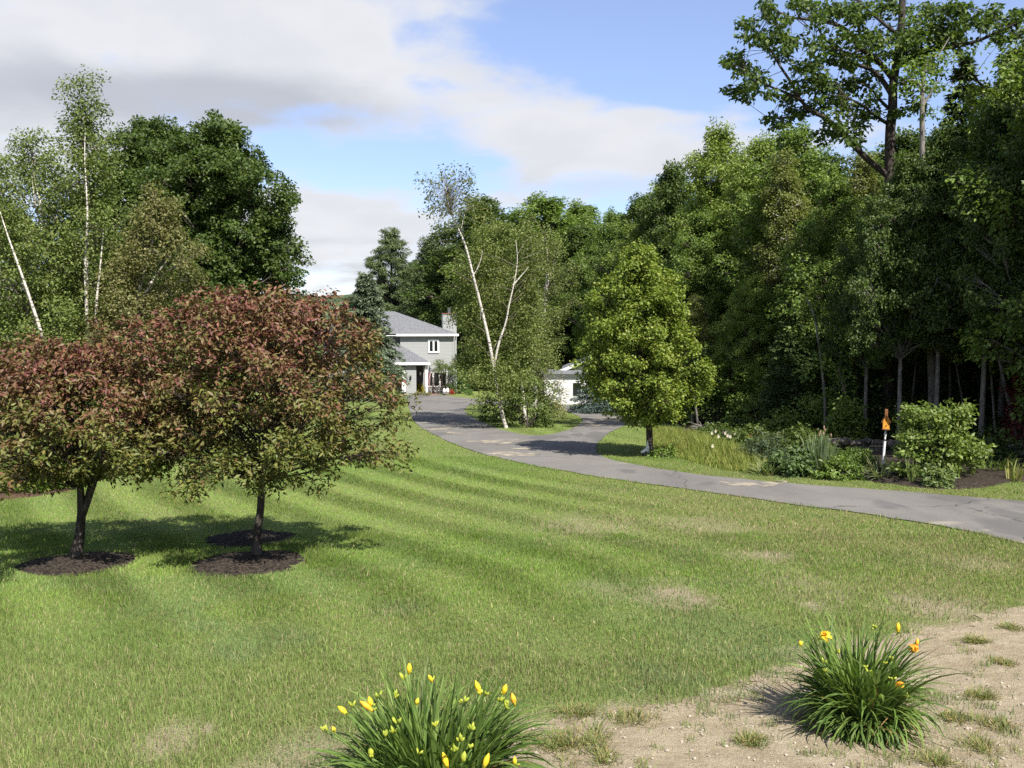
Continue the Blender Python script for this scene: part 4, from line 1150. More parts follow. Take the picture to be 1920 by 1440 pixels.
# windows: frame with two sashes and dark panes
def window(x0, x1, z0, z1, y, panes=2, fw=.13):
    f = MB(); yo = y - .07
    f.box(x0, x1, yo, y - .003, z1 - fw, z1); f.box(x0, x1, yo, y - .003, z0, z0 + fw)
    f.box(x0, x0 + fw, yo, y - .003, z0 + fw, z1 - fw); f.box(x1 - fw, x1, yo, y - .003, z0 + fw, z1 - fw)
    wdt = (x1 - x0 - 2 * fw) / panes
    for k in range(1, panes):
        xm = x0 + fw + wdt * k; f.box(xm - fw * .5, xm + fw * .5, yo + .005, y - .003, z0 + fw, z1 - fw)
    fo = f.build('window', M['white'], house)
    g = MB()
    for k in range(panes):
        a = x0 + fw + wdt * k + (fw * .5 if k else 0); b_ = x0 + fw + wdt * (k + 1) - (fw * .5 if k < panes - 1 else 0)
        g.box(a + .002, b_ - .002, y - .03, y - .008, z0 + fw + .002, z1 - fw - .002)
    g.build('pane', M['glass'], fo)
window(-2.1, -1.2, 3.35, 4.45, 0)
window(-5.22, -4.72, 3.3, 4.5, .6, panes=1)
window(-8.4, -7.6, 3.3, 4.5, .6, panes=2)
window(-2.35, -.5, .55, 1.85, 0, panes=3)
MB().box(-.12, .002, -.025, -.002, -.9, EV - .03).build('corner_trim', M['siding'], house)
MB().tube([(.2, .2, EV - .05), (.1, -.06, EV - .35), (.1, -.06, -.8)], .045, 6).build('downspout', M['siding'], house)
MB().box(-2.62, -1.9, -4.0, -1.2, -.9, -.12).box(-2.62, -1.6, -4.5, -4.0, -.9, -.3).build('porch_steps', M['brick'], house)

# flag hung beside the porch
def flag_mat():
    m, nt, out = newmat('striped_flag_cloth')
    v = nd(nt, 'ShaderNodeSeparateXYZ', ins={0: coords(nt, 'UV')})
    st = math_(nt, 'GREATER_THAN', math_(nt, 'FRACT', math_(nt, 'MULTIPLY', v.outputs[1], 6.5)), .5)
    c = mixc(nt, st, (.42, .02, .03), (.75, .72, .7))
    can = math_(nt, 'MULTIPLY', math_(nt, 'LESS_THAN', v.outputs[0], .42), math_(nt, 'GREATER_THAN', v.outputs[1], .46))
    vo = nd(nt, 'ShaderNodeTexVoronoi', ins={'Scale': 16.0, 'Vector': coords(nt, 'UV')}, feature='F1')
    star = mixc(nt, math_(nt, 'LESS_THAN', vo.outputs['Distance'], .18), (.02, .03, .13), (.7, .7, .7))
    c = mixc(nt, can, c, star)
    p = nd(nt, 'ShaderNodeBsdfPrincipled', ins={'Base Color': c, 'Roughness': .8})
    nt.links.new(p.outputs[0], out.inputs[0]); return m
M['flag'] = flag_mat()
def hloc(x, y, z):
    return np.array([hc[0] + x * math.cos(ANG) - y * math.sin(ANG), hc[1] + x * math.sin(ANG) + y * math.cos(ANG), hc[2] + z])
fl = thing('flag', hloc(-2.42, -3.1, 1.6), 'american flag hanging limp from a slanted pole at the porch corner', 'flag', rz=ANG)
MB().tube([(0, 0, 0), (.22, -.35, 1.15)], .02, 6).lathe([(.03, 0), (.035, .03), (.01, .06)], (.22, -.35, 1.15), 6).build('pole', M['black'], fl)
me = bpy.data.meshes.new('cloth'); nu, nv = 14, 10; V = []; Fc = []
for j in range(nv + 1):
    for i in range(nu + 1):
        u = i / nu; v_ = j / nv
        px_ = .06 + .13 * v_; py_ = -.1 - .22 * v_; pz_ = .25 + .8 * v_
        V.append((px_ + .05 * math.sin(u * 9 + v_ * 3) * u + .03 * u, py_ + .04 * math.sin(u * 13) * u, pz_ - 1.35 * u))
for j in range(nv):
    for i in range(nu):
        a = j * (nu + 1) + i; Fc.append((a, a + 1, a + nu + 2, a + nu + 1))
me.from_pydata(V, [], Fc); uv = me.uv_layers.new()
for lp in me.loops:
    k = lp.vertex_index; uv.data[lp.index].uv = ((k % (nu + 1)) / nu, (k // (nu + 1)) / nv)
me.materials.append(M['flag']); fo = bpy.data.objects.new('cloth', me); C.objects.link(fo); fo.parent = fl

# brick path and shrubs in front of the house
bp = PXY([(803, 737.0), (822, 736.5), (826, 739), (803, 740.2)])
structure(poly_sheet('brick_path', np.array(bp), .02, M['brick']))
rng = np.random.default_rng(101)
def bush(px, py, w, h, n, pal, label, stems=7, R2=.16, leaf=(.09, .06), name='bush', raise_=0, seed=0, lm=None):
    t = thing(name, G(px, py), label, 'bush')
    shrub(np.random.default_rng(1000 + seed), t, w, h, n, 22, leaf, pal, R2=R2, stems=stems, lm=lm); return t
bush(785, 739.5, 1.0, .95, 90, [(.2, .2, .02), (.26, .24, .03), (.15, .17, .02)], 'round yellow clipped bush by the garage of the house', seed=1)
bush(812, 737.5, 1.2, 1.75, 110, [(.12, .15, .07), (.2, .22, .12), (.08, .11, .05)], 'pale variegated bush under the downstairs window of the house', seed=2)
bush(862, 738, 2.0, 2.6, 200, [(.035, .08, .025), (.05, .11, .03)], 'dark green rounded bush at the right corner of the house', seed=3, R2=.25)
bush(790, 741.8, 1.7, .35, 60, [(.09, .12, .05), (.2, .2, .13), (.12, .12, .06)], 'low flowering border plants below the yellow bush', seed=4, R2=.1)
bush(880, 741, .8, .5, 40, [(.1, .17, .05)], 'small light green plant on the lawn right of the house bushes', seed=5, R2=.12)
bush(846, 739.2, 1.0, .9, 50, [(.06, .1, .03)], 'low bush between the small tree and the dark round bush', seed=6)
t = thing('small_tree', G(834, 739), 'small many stemmed tree with bare lower stems in front of the house', 'tree')
rng = np.random.default_rng(105); paths = []; cl = []
for k in range(9):
    a = k * .7; d_ = np.array([math.cos(a), math.sin(a), 0])
    tip = d_ * rng.uniform(.4, 1.0) + np.array([0, 0, rng.uniform(2.0, 2.6)])
    paths.append((bez(d_ * .1, d_ * .35 + np.array([0, 0, 1.0]), tip, 6), np.linspace(.05, .015, 6), 5))
    for j in range(14): cl.append(tip + ball(rng, 1)[0] * np.array([.6, .6, .55]) - np.array([0, 0, .2]))
tubes_obj('trunk', paths, M['darkbark'], t); fol = Foliage()
spray(rng, fol, np.array(cl), 20, .22, (.09, .06), [(.07, .11, .03), (.1, .145, .04)]); fol.build('crown', M['leaf'], t)
def rock_mb(rng, mb, c, r, n=2, flat=.7):
    """a lumpy stone: subdivided and displaced octahedral sphere"""
    import bmesh
    bm = bmesh.new(); bmesh.ops.create_icosphere(bm, subdivisions=n, radius=1)
    s = rng.uniform(.7, 1.25, 3) * np.array([1, 1, flat]) * r; o = rng.random(3) * 50; rz = rng.random() * 6.28
    V = np.array([v.co[:] for v in bm.verts]); Fc = [tuple(v.index for v in f.verts) for f in bm.faces]; bm.free()
    k = .7 + .6 * vnoise(V[:, 0] * 1.7 + o[0] + V[:, 2] * 1.3, V[:, 1] * 1.7 + o[1], 3)
    V = V * k[:, None] * s
    V[:, :2] = V[:, :2] @ np.array([[math.cos(rz), -math.sin(rz)], [math.sin(rz), math.cos(rz)]])
    mb.add(V + np.asarray(c), Fc)
M['stone'] = simple('field_stone', (.06, .055, .045), (.15, .135, .115), 5, .9, .1, .8, 25)
M['whitestone'] = simple('white_stone', (.6, .59, .57), (.72, .71, .69), 12, .7, .2)
# ornaments
t = thing('garden_ornament', G(836, 741), 'white two lobed garden ornament on a dark base on the house lawn', 'ornament')
MB().lathe([(.26, -.05), (.3, .12), (.2, .2)], (0, 0, 0), 12).build('base', M['stone'], t)
MB().lathe([(.02, .0), (.11, .04), (.12, .16), (.09, .32), (.02, .38)], (-.13, 0, .16), 12).lathe([(.02, .0), (.11, .04), (.14, .18), (.09, .36), (.02, .42)], (.13, 0, .16), 12).build('figure', M['whitestone'], t, smooth=True)
M['redleaf'] = leafmat('red_leaf', trans=.15, tcol=(1, .6, .5))
bush(845, 739.6, .7, .5, 30, [(.25, .05, .03), (.18, .04, .03)], 'small red leaved plant beside the white ornament', seed=7, R2=.12, lm=M['redleaf'])

# ------------------------------------------------------------------ white garage shed behind the pear
sp = G(1020, 758)
shed = thing('shed', sp, 'pale garage shed with a white trimmed gable mostly hidden behind the pear', 'shed', rz=R(-4))
M['shedwall'] = siding_mat('pale_shed_siding', (.55, .55, .54), (.62, .62, .6), .16)
SW = 5.4; SE = 1.75
GX0, GX1, GY_ = 1.35, 6.4, 1.2; GM = (GX0 + GX1) / 2; GE = SE + .3; GP = GE + 1.05
w = MB().box(0, SW, 0, 5, -.6, SE).box(GX0, GX1, GY_, 6.0, SE + .001, GE)
w.add([(GX0, GY_, GE + .001), (GX1, GY_, GE + .001), (GM, GY_, GP)], [(0, 1, 2)])
w.build('wall', M['shedwall'], shed)
MB().add([(-.2, -.25, SE + .09), (SW + .2, -.25, SE + .09), (SW + .2, GY_ - .01, SE + .3), (-.2, GY_ - .01, SE + .3)], [(0, 1, 2, 3)]).build('porch_roof', M['shingle'], shed)
rfm = MB()
for s in (0, 1):
    x0, x1 = (GX0 - .35, GM) if s == 0 else (GX1 + .35, GM)
    za = GE - .14; zb = GP + .03
    rfm.add([(x0, GY_ - .3, za), (x1, GY_ - .3, zb), (x1, 6.3, zb), (x0, 6.3, za), (x0, GY_ - .3, za + .1), (x1, GY_ - .3, zb + .1), (x1, 6.3, zb + .1), (x0, 6.3, za + .1)],
            [(0, 3, 2, 1), (4, 5, 6, 7), (0, 1, 5, 4), (2, 3, 7, 6), (3, 0, 4, 7)])
rfm.build('roof', M['shingle'], shed)
bm_ = MB()
for x0, x1 in ((GX0 - .38, GM), (GX1 + .38, GM)):
    za, zb = GE - .14, GP + .03; yb = GY_ - .33
    bm_.add([(x0, yb, za - .06), (x1, yb, zb - .06), (x1, yb, zb + .13), (x0, yb, za + .13), (x0, yb + .027, za - .06), (x1, yb + .027, zb - .06), (x1, yb + .027, zb + .13), (x0, yb + .027, za + .13)],
            [(0, 1, 2, 3), (4, 7, 6, 5), (0, 4, 5, 1), (3, 2, 6, 7)])
bm_.box(-.02, SW + .02, -.05, -.003, SE - .06, SE + .08)
bm_.build('bargeboard', M['white'], shed)
MB().box(2.6, 4.9, -.04, -.003, -.5, 1.5).build('garage_door', M['white'], shed)
MB().box(1.75, 2.2, -.04, -.003, .55, 1.3).build('window', M['glass'], shed)
MB().box(-.05, SW + .05, -.12, -.005, -.7, .02).build('foundation', M['concrete'], shed)
t = thing('bush', at(1025, 52), 'grey leaved airy bush in front of the white shed wall', 'bush')
shrub(np.random.default_rng(107), t, 2.6, 2.4, 130, 16, (.1, .06), [(.07, .08, .05), (.11, .12, .08), (.2, .2, .16)], R2=.25, stems=12)
t = thing('spruce_bush', at(1120, 46), 'low blue green spruce spreading beside the shed left of the pear', 'bush')
conifer(np.random.default_rng(108), t, 1.7, 1.7, .05, 16, 9, [(.05, .085, .08), (.07, .11, .1)], .06, shape=.6, droop=.15, needle=(.16, .05), samples=70)

# ------------------------------------------------------------------ birdhouse on its pole
bp_ = G(1654, 884); s_ = 1750 / bp_[1] * 1.0     # px per metre there
t = thing('birdhouse', bp_, 'orange wooden birdhouse with a steep roof on a white pole', 'birdhouse', rz=R(-19))
M['orange'] = simple('orange_wood', (.62, .26, .03), (.72, .34, .05), 6, .6, .2)
M['rust'] = simple('brown_roof_wood', (.16, .065, .03), (.24, .11, .05), 12, .8, .1)
top = .085; lean = .055
def lp(z): return np.array([lean * z, 0, z])
MB().tube([lp(-.1), lp(.02), lp(.72)], .028, 10).build('pole', M['white'], t)
MB().tube([lp(.70), lp(.73)], .036, 10).build('joint', M['black'], t)
MB().tube([lp(.73), lp(.78), lp(.80), lp(.86), lp(.88), lp(.97)], [.018, .018, .024, .024, .018, .018], 8).build('post_top', M['white'], t)
c = lp(.97)
b_ = MB(); x0, x1 = c[0] - .066, c[0] + .066; z0 = .97; z1 = 1.14
b_.box(x0, x1, -.085, .085, z0, z1)
b_.add([(x0, -.085, z1 + .001), (x1, -.085, z1 + .001), (c[0], -.085, z1 + .12), (x0, .085, z1 + .001), (x1, .085, z1 + .001), (c[0], .085, z1 + .12)], [(0, 1, 2), (3, 5, 4), (0, 2, 5, 3), (1, 4, 5, 2)])
body = b_.build('body', M['orange'], t)
MB().box(x0 - .015, x1 + .015, -.1, .1, z0 - .02, z0 - .002).build('floor', M['rust'], t)
MB().lathe([(.017, 0), (.017, .004)], (0, 0, 0), 14).build('hole', M['black'], body)
ho = [o for o in bpy.data.objects if o.name.startswith('hole')][-1]; ho.rotation_euler = (R(90), 0, 0); ho.location = (c[0], -.0855, z1 + .02)
MB().tube([(c[0] - .02, -.0875, z0 + .04), (c[0] + .01, -.0875, z0 + .09)], .009, 5).build('perch', M['black'], body)
rr = MB()
for sgn in (-1, 1):
    xa = c[0] + sgn * .088; za = z1 - .035
    xb = c[0] + sgn * .0; zb = z1 + .138
    nx, nz_ = .012 * sgn, .008
    rr.add([(xa, -.12, za), (xb, -.12, zb), (xb, .12, zb), (xa, .12, za), (xa + nx, -.12, za + nz_), (xb + nx * .0, -.12, zb + .02), (xb, .12, zb + .02), (xa + nx, .12, za + nz_)],
           [(0, 3, 2, 1), (4, 5, 6, 7), (0, 1, 5, 4), (1, 2, 6, 5), (2, 3, 7, 6), (3, 0, 4, 7)])
rr.build('roof', M['rust'], t)
MB().box(c[0] - .032, c[0] + .032, -.035, .035, z1 + .09, z1 + .26).build('chimney', M['rust'], t, bevel=.006)

# ------------------------------------------------------------------ stone wall and rocks along the wood
rng = np.random.default_rng(111)
wl = smooth_line(PXY([(2050, 862), (1920, 856), (1800, 851), (1680, 848), (1560, 843), (1450, 838), (1390, 832)]), 10)
seg = np.hypot(*np.diff(wl[:, :2], axis=0).T); Ls = np.concatenate([[0], np.cumsum(seg)])
mb = MB()
for k in range(230):
    s = rng.random() * Ls[-1]; x = np.interp(s, Ls, wl[:, 0]); y = np.interp(s, Ls, wl[:, 1])
    lev = rng.random() ** 1.3 * .28
    rock_mb(rng, mb, (x + rng.normal(0, .22), y + rng.normal(0, .16) + .1, float(gz(y)) + lev), rng.uniform(.09, .19), 2, .65)
ws = mb.build('stone_wall', M['stone'])
tag(ws, 'tumbled dry stone wall in the shade between garden bed and wood', 'wall')
mb = MB(); pc = G(1302, 817)
for k in range(26):
    a = rng.random() * 6.28; r_ = rng.random() ** .6
    rock_mb(rng, mb, (pc[0] + r_ * .62 * math.cos(a), pc[1] + r_ * .5 * math.sin(a), pc[2] + .05 + .28 * (1 - r_) * rng.random()), rng.uniform(.09, .17), 2, .7)
for k in range(9):
    a = rng.random() * 6.28; d_ = np.array([math.cos(a), math.sin(a) * .5, rng.uniform(-.2, .3)])
    c0 = np.array([pc[0] + .2, pc[1] - .2, pc[2] + .35]); mb.tube([c0 - d_ * .4, c0 + d_ * .45], .02, 5)
tag(mb.build('rock_pile', M['stone']), 'small heap of rocks and sticks at the wood edge right of the pear', 'rocks')
# white figurine at the pear foot
t = thing('garden_ornament', G(1211, 855), 'small white stone figure sitting at the foot of the pear trunk', 'ornament')
mb = MB(); rock_mb(rng, mb, (0, 0, .03), .11, 2, .5); mb.build('base', M['stone'], t)
mb = MB().tube([(-.13, 0, .1), (-.06, -.02, .12), (0, -.02, .17), (.06, -.02, .13), (.1, -.02, .05)], [.03, .045, .05, .045, .03], 8)
mb.lathe([(.012, 0), (.045, .03), (.05, .09), (.03, .14), (.012, .26)], (.05, .05, .14), 10)
mb.build('figure', M['whitestone'], t, smooth=True)
t = thing('small_plant', G(1240, 857), 'little leafy plant at the right foot of the pear trunk', 'plant')
shrub(np.random.default_rng(113), t, .8, .3, 40, 14, (.08, .05), mid_pal, R2=.08, stems=4)

# ------------------------------------------------------------------ garden bed plants
def spl(px, py, label, n, L, W, pal, up=(.7, 1.5), br=.1, arch=.6, name='iris_plant', seed=0, cat='plant'):
    t = thing(name, G(px, py), label, cat)
    strap_plant(np.random.default_rng(1200 + seed), t, 'leaves', n, L, W, br, up[0], up[1], pal, arch=arch); return t
bush(1490, 891, 1.15, .58, 150, [(.075, .13, .05), (.105, .165, .07), (.06, .1, .04)], 'rounded blue green sedum like mound in the garden bed', seed=11, R2=.1, leaf=(.11, .075))
it = spl(1535, 893, 'tall clump of upright grey green iris leaves with spent pink blooms', 90, .95, .035, [(.085, .13, .07), (.11, .16, .085)], (1.2, 1.55), .2, .18, seed=1)
rng = np.random.default_rng(115)
fl_m = simple('spent_pink_bloom', (.22, .12, .09), (.3, .19, .14), 20, .8)
for k in range(6):
    x_ = rng.uniform(-.3, .3); y_ = rng.uniform(-.15, .15); z_ = rng.uniform(.85, 1.05)
    m_ = MB().tube([(x_ * .4, y_, 0), (x_, y_, z_)], .006, 5); st = m_.build('stalk', M['blade'], it)
    a = st.data.attributes.new('tint', 'FLOAT_COLOR', 'FACE'); a.data.foreach_set('color', np.tile(np.array([.1, .15, .06, 1], np.float32), len(st.data.polygons)))
    MB().lathe([(.005, -.015), (.014, .015), (.016, .04), (.006, .07)], (x_, y_, z_), 7).build('bloom', fl_m, it)
bush(1572, 897, 1.0, .5, 70, mid_pal, 'low mixed green plants right of the iris clump', seed=12, R2=.1)
bush(1600, 887, 1.1, .7, 150, [(.055, .10, .02), (.08, .135, .03)], 'feathery green perennials left of the birdhouse pole', seed=13, R2=.16, leaf=(.1, .025))
bush(1436, 872, 1.2, .8, 120, [(.045, .075, .04), (.07, .105, .055)], 'dark shrub with layered twigs behind the long grass', seed=14, R2=.14, leaf=(.08, .04))
spl(1438, 890, 'spiky pale green leaves at the left end of the garden bed', 60, .5, .03, [(.11, .15, .06), (.15, .18, .08)], (.4, 1.3), .25, .6, seed=2)
spl(1653, 900, 'arching pale striped leaves at the foot of the birdhouse pole', 60, .55, .03, [(.12, .16, .08), (.2, .22, .13), (.08, .12, .05)], (.5, 1.35), .12, .8, seed=3)
spl(1709, 908, 'small upright iris fan in the mulch left of the garden bush', 16, .5, .032, [(.1, .16, .05), (.13, .18, .06)], (1.25, 1.5), .07, .15, seed=4)
spl(1900, 903, 'yellow green iris fan at the right end of the garden bed', 22, .5, .034, [(.15, .19, .05), (.2, .21, .07)], (1.0, 1.5), .12, .4, seed=5)
spl(1865, 886, 'spreading fern like leaves behind the mulch at the right end of the bed', 90, .55, .03, [(.06, .10, .025), (.08, .12, .03)], (.5, 1.3), .3, .7, seed=6, name='fern_plant')
bush(1760, 913, .6, .42, 40, [(.1, .16, .06), (.14, .19, .08)], 'small light green plant in front of the garden bush', seed=15, R2=.1)
bush(1400, 851, 1.6, .8, 120, [(.05, .085, .02), (.08, .12, .03)], 'low weeds in front of the stone wall behind the long grass', seed=21, R2=.16)
bush(1500, 858, 2.0, .85, 150, [(.05, .085, .02), (.08, .12, .03)], 'low dark weeds in front of the stone wall behind the sedum mound', seed=22, R2=.16)
bush(1340, 829, 1.6, .6, 100, [(.05, .085, .02), (.08, .12, .03)], 'low weeds between the rock pile and the stone wall', seed=23, R2=.16)
bush(1830, 862, 2.2, .9, 150, dark_pal, 'low dark weeds behind the mulch right of the garden bush', seed=24, R2=.16)
# slatted dark edging behind the pole
t = thing('wire_fence', G(1642, 880), 'short dark picket trellis standing behind the birdhouse pole', 'fence')
mb = MB()
for k in range(7): mb.tube([(-.3 + .08 * k, .1, 0), (-.3 + .08 * k, .1, .62)], .008, 5)
mb.tube([(-.32, .1, .15), (.2, .1, .15)], .007, 5).tube([(-.32, .1, .52), (.2, .1, .52)], .007, 5); mb.build('picket', M['black'], t)
# big garden bush
gb = G(1752, 898)
t = thing('garden_bush', gb, 'large glossy green bush with upright pale shoots in the garden bed', 'bush')
rng = np.random.default_rng(117); fol = Foliage(); q = lambda px, py, Y=gb[1]: D(px + 7, py, Y) - gb
cen = []
for (a, b_, rx, ry, n) in ((1740, 800, 50, 30, 60), (1715, 790, 22, 25, 22), (1790, 780, 16, 20, 24), (1745, 780, 24, 18, 22), (1700, 830, 24, 18, 22), (1775, 820, 30, 26, 40), (1745, 850, 55, 20, 50), (1700, 880, 34, 9, 34), (1760, 880, 45, 22, 60), (1805, 850, 28, 18, 34), (1830, 840, 16, 9, 10), (1700, 850, 16, 8, 12), (1800, 770, 6, 10, 8), (1700, 768, 7, 8, 8), (1735, 768, 7, 8, 8), (1740, 820, 46, 30, 70), (1770, 790, 24, 24, 26), (1690, 815, 12, 12, 10)):
    for k in range(n): cen.append(q(a + rng.normal(0, rx * .6), min(b_ + rng.normal(0, ry * .6), 903), gb[1] + rng.normal(0, .38)))
cen = np.array(cen); cen[:, 2] = np.maximum(cen[:, 2], .06)
spray(rng, fol, cen, 15, .12, (.1, .062), [(.07, .12, .025), (.10, .16, .035), (.15, .2, .06)], axis=np.array([[0, 0, .6]]), droop=-.1, flat=.7)
tubes_obj('stems', [(bez(np.array([0, 0, 0]) + rng.normal(0, .06, 3) * [1, 1, 0], np.array([c_[0] * .3, c_[1] * .3, c_[2] * .6]), c_, 6), np.linspace(.02, .005, 6), 5) for c_ in cen[::12]], M['bark'], t)
fol.build('foliage', M['leaf'], t)
# daisies in the long grass
rng = np.random.default_rng(119)
M['daisy'] = simple('white_petal', (.75, .75, .72), None, rough=.7); M['poppy'] = simple('orange_petal', (.6, .12, .02), None, rough=.7); M['yolk'] = simple('yellow_center', (.7, .45, .02), None, rough=.7); M['stalk'] = simple('green_stalk', (.08, .13, .03), None, rough=.7)
def daisy(px, py, mat, label, grp, name, h):
    g = G(px, py); t = thing(name, g, label, 'flower', grp, s=(.62, .62, 1.0))
    MB().tube([(0, 0, 0), (.02, .01, h * .6), (.03, -.02, h)], .004, 5).build('stem', M['stalk'], t)
    m_ = MB()
    for k in range(9):
        a = k * .698; m_.add([(.03 + .01 * math.cos(a), -.02, h + .01 * math.sin(a)), (.03 + .045 * math.cos(a - .22), -.035, h + .045 * math.sin(a - .22)), (.03 + .05 * math.cos(a), -.04, h + .05 * math.sin(a)), (.03 + .045 * math.cos(a + .22), -.035, h + .045 * math.sin(a + .22))], [(0, 1, 2, 3)])
    m_.build('petals', mat, t)
    MB().lathe([(.014, -.03), (.016, -.005), (.006, .012)], (.03, -.025, h), 7).build('center', M['yolk'], t)
for k, (a, b_) in enumerate([(1345, 858), (1333, 850), (1358, 850), (1362, 856), (1367, 858), (1375, 852), (1340, 845), (1334, 866), (1412, 868)]):
    daisy(a, b_, M['daisy'], 'white daisy standing in the unmown long grass', 'daisies in the long grass', 'daisy', .55 if k < 7 else .4)
for a, b_ in [(1393, 852), (1401, 853), (1406, 850)]:
    daisy(a, b_, M['poppy'], 'orange flower at the back of the long grass beside the dark shrub', 'orange flowers behind the long grass', 'orange_flower', .5)
# strap leaved plants in the left bed
for k, (a, b_, lab) in enumerate([(15, 915, 'strap leaved clump in the left bed at the picture edge'), (60, 925, 'strap leaved clump in the left bed under the left crabapple'), (100, 918, 'strap leaved clump at the right end of the left bed'), (-30, 930, 'strap leaved clump cut by the left picture edge')]):
    spl(a, b_, lab, 110, .8, .04, [(.06, .12, .02), (.09, .16, .03)], (.5, 1.45), .25, .8, seed=30 + k, name='daylily_plant')

# ------------------------------------------------------------------ the two daylilies in front
M['stem'] = simple('flower_stalk', (.085, .14, .03), (.12, .18, .04), 20, .6)
M['bud'] = simple('yellow_bud', (.62, .40, .015), (.72, .52, .03), 30, .55, .3)
M['orangebud'] = simple('orange_bud', (.68, .27, .02), (.72, .42, .03), 30, .55, .3)
M['greenbud'] = simple('green_bud', (.22, .28, .03), (.34, .36, .04), 30, .55, .3)
lily_pal = [(.06, .115, .026), (.085, .15, .034), (.115, .18, .045), (.05, .095, .024)]

def bud(root, tip, dirn, L, r, mat, name='bud'):
    d = unit(np.asarray(dirn, float)); ts = np.linspace(0, 1, 8)
    rad = r * np.array([.28, .5, .78, .98, 1.0, .85, .5, .1])
    bend = np.cross(d, [0, 0, 1.0]) * L * .06
    P = np.asarray(tip) + d * L * ts[:, None] + bend * (ts * (1 - ts))[:, None] * 2
    return MB().tube(P, rad, 9).build(name, mat, root, smooth=True)

def open_flower(root, c, face, size, mat, rng, wilt=0.0):
    """six recurved tepals and stamens"""
    f = unit(np.asarray(face, float)); u = unit(np.cross(f, [0.1, 0.2, 1.0])); v = np.cross(f, u)
    m_ = MB()
    for k in range(6):
        a = k * math.pi / 3 + rng.normal(0, .12); d = u * math.cos(a) + v * math.sin(a); s = -u * math.sin(a) + v * math.cos(a)
        wd = size * (.30 if k % 2 else .22); V = []
        for i in range(7):
            t_ = i / 6; rad = size * (.06 + .9 * t_ ** 1.2) * (1 - .35 * wilt); fw = size * (.75 * math.sin(min(t_ * 1.7, 1.57)) - (.35 + wilt) * t_ ** 3) + rng.normal(0, .03) * size * wilt
            cen_ = np.asarray(c) + d * rad + f * fw; w_ = wd * math.sin(math.pi * (t_ * .9 + .08)) + .004
            V += [cen_ - s * w_ + f * .12 * w_, cen_ - f * .05 * w_, cen_ + s * w_ + f * .12 * w_]
        Fq = []
        for i in range(6):
            Fq += [(3 * i, 3 * i + 1, 3 * i + 4, 3 * i + 3), (3 * i + 1, 3 * i + 2, 3 * i + 5, 3 * i + 4)]
        m_.add(V, Fq)
    fo = m_.build('flower', mat, root, smooth=True)
    st = MB()
    for k in range(6):
        a = k * 1.05 + .3; d = u * math.cos(a) + v * math.sin(a)
        st.tube([np.asarray(c), np.asarray(c) + f * size * .5 + d * size * .1, np.asarray(c) + f * size * .85 + d * size * .22], .0025, 4)
    st.build('stamens', M['orangebud'], fo)
    return fo

def scape(root, pb, pt, r=.005):
    mid = (pb + pt) * .5 + np.array([(pt - pb)[0] * -.12, 0, .08 * (pt - pb)[2]])
    return MB().tube(bez(pb, mid, pt, 8), np.linspace(r * 1.2, r * .8, 8), 6).build('scape', M['stem'], root, smooth=True)

def small_buds(rng, root, p, n, s=1.0):
    for k in range(n):
        d = unit(np.array([rng.normal(), rng.normal(), 1.2 + rng.random()]))
        bud(root, p + d * .008, d, rng.uniform(.016, .034) * s, .0058 * s, M['greenbud'], 'green_bud')

rng = np.random.default_rng(131)
b1 = G(1612, 1362)
t = thing('daylily_plant', b1, 'clump of arching daylily leaves with an open yellow flower on the sandy ground at right', 'plant')
rs = [strap(rng, 240, .40, .021, .14, .5, 1.0, lily_pal, arch=1.5, seg=8), strap(rng, 330, .60, .02, .15, .9, 1.35, lily_pal, arch=2.6, seg=8), strap(rng, 380, .72, .019, .16, 1.2, 1.56, lily_pal, arch=1.7, seg=8), strap(rng, 40, .5, .014, .15, .6, 1.4, [(.22, .16, .07), (.15, .11, .05)], arch=1.8, seg=8), strap(rng, 60, .42, .016, .15, .1, .5, [(.06, .075, .025), (.16, .12, .06), (.07, .1, .02)], arch=.9, seg=7)]
V = []; Q = []; Cc = []; n = 0
for v_, q_, c_ in rs: V.append(v_); Q.append(q_ + n); Cc.append(c_); n += len(v_)
Q = np.concatenate(Q); raw_mesh('leaves', np.concatenate(V), Q.ravel(), np.arange(len(Q)) * 4, M['blade'], t, tint=np.concatenate(Cc))
q = lambda px, py, Y=b1[1]: D(px, py, Y) - b1
def sc(px, py, dy=0.0):
    p = q(px, py, b1[1] + dy); scape(t, np.array([rng.normal(0, .05), rng.normal(0, .05), .02]), p); return p
p = sc(1548, 1196, .02); bud(t, p, (0.05, 0, 1), .02, .01, M['greenbud'], 'green_bud'); open_flower(t, p + np.array([.0, 0, .01]), (-.5, -.35, .55), .052, M['bud'], rng, .6); small_buds(rng, t, p + np.array([-.04, 0, -.02]), 3)
p = sc(1683, 1187, .0); bud(t, p, (.02, -.05, 1), .075, .014, M['bud']); small_buds(rng, t, p - np.array([0, 0, .005]), 2)
p = sc(1714, 1216, -.02); open_flower(t, p, (.1, -.6, .2), .045, M['orangebud'], rng, .9); bud(t, p + np.array([.015, 0, .01]), (.1, 0, 1), .06, .012, M['orangebud'])
p = sc(1502, 1212, -.02); bud(t, p, (-.2, 0, 1), .04, .012, M['bud']); small_buds(rng, t, p, 5)
p = sc(1688, 1284, -.3); open_flower(t, p, (.2, -.6, .3), .035, M['orangebud'], rng, .9)
for a, b_, d_ in ((1544, 1245, -.15), (1572, 1228, -.1), (1623, 1255, -.28), (1658, 1246, -.2), (1673, 1240, -.2), (1700, 1310, -.3), (1640, 1180, .1), (1548, 1262, -.25), (1628, 1262, -.3), (1675, 1276, -.3)):
    p = sc(a, b_, d_); small_buds(rng, t, p, 4, 1.1)

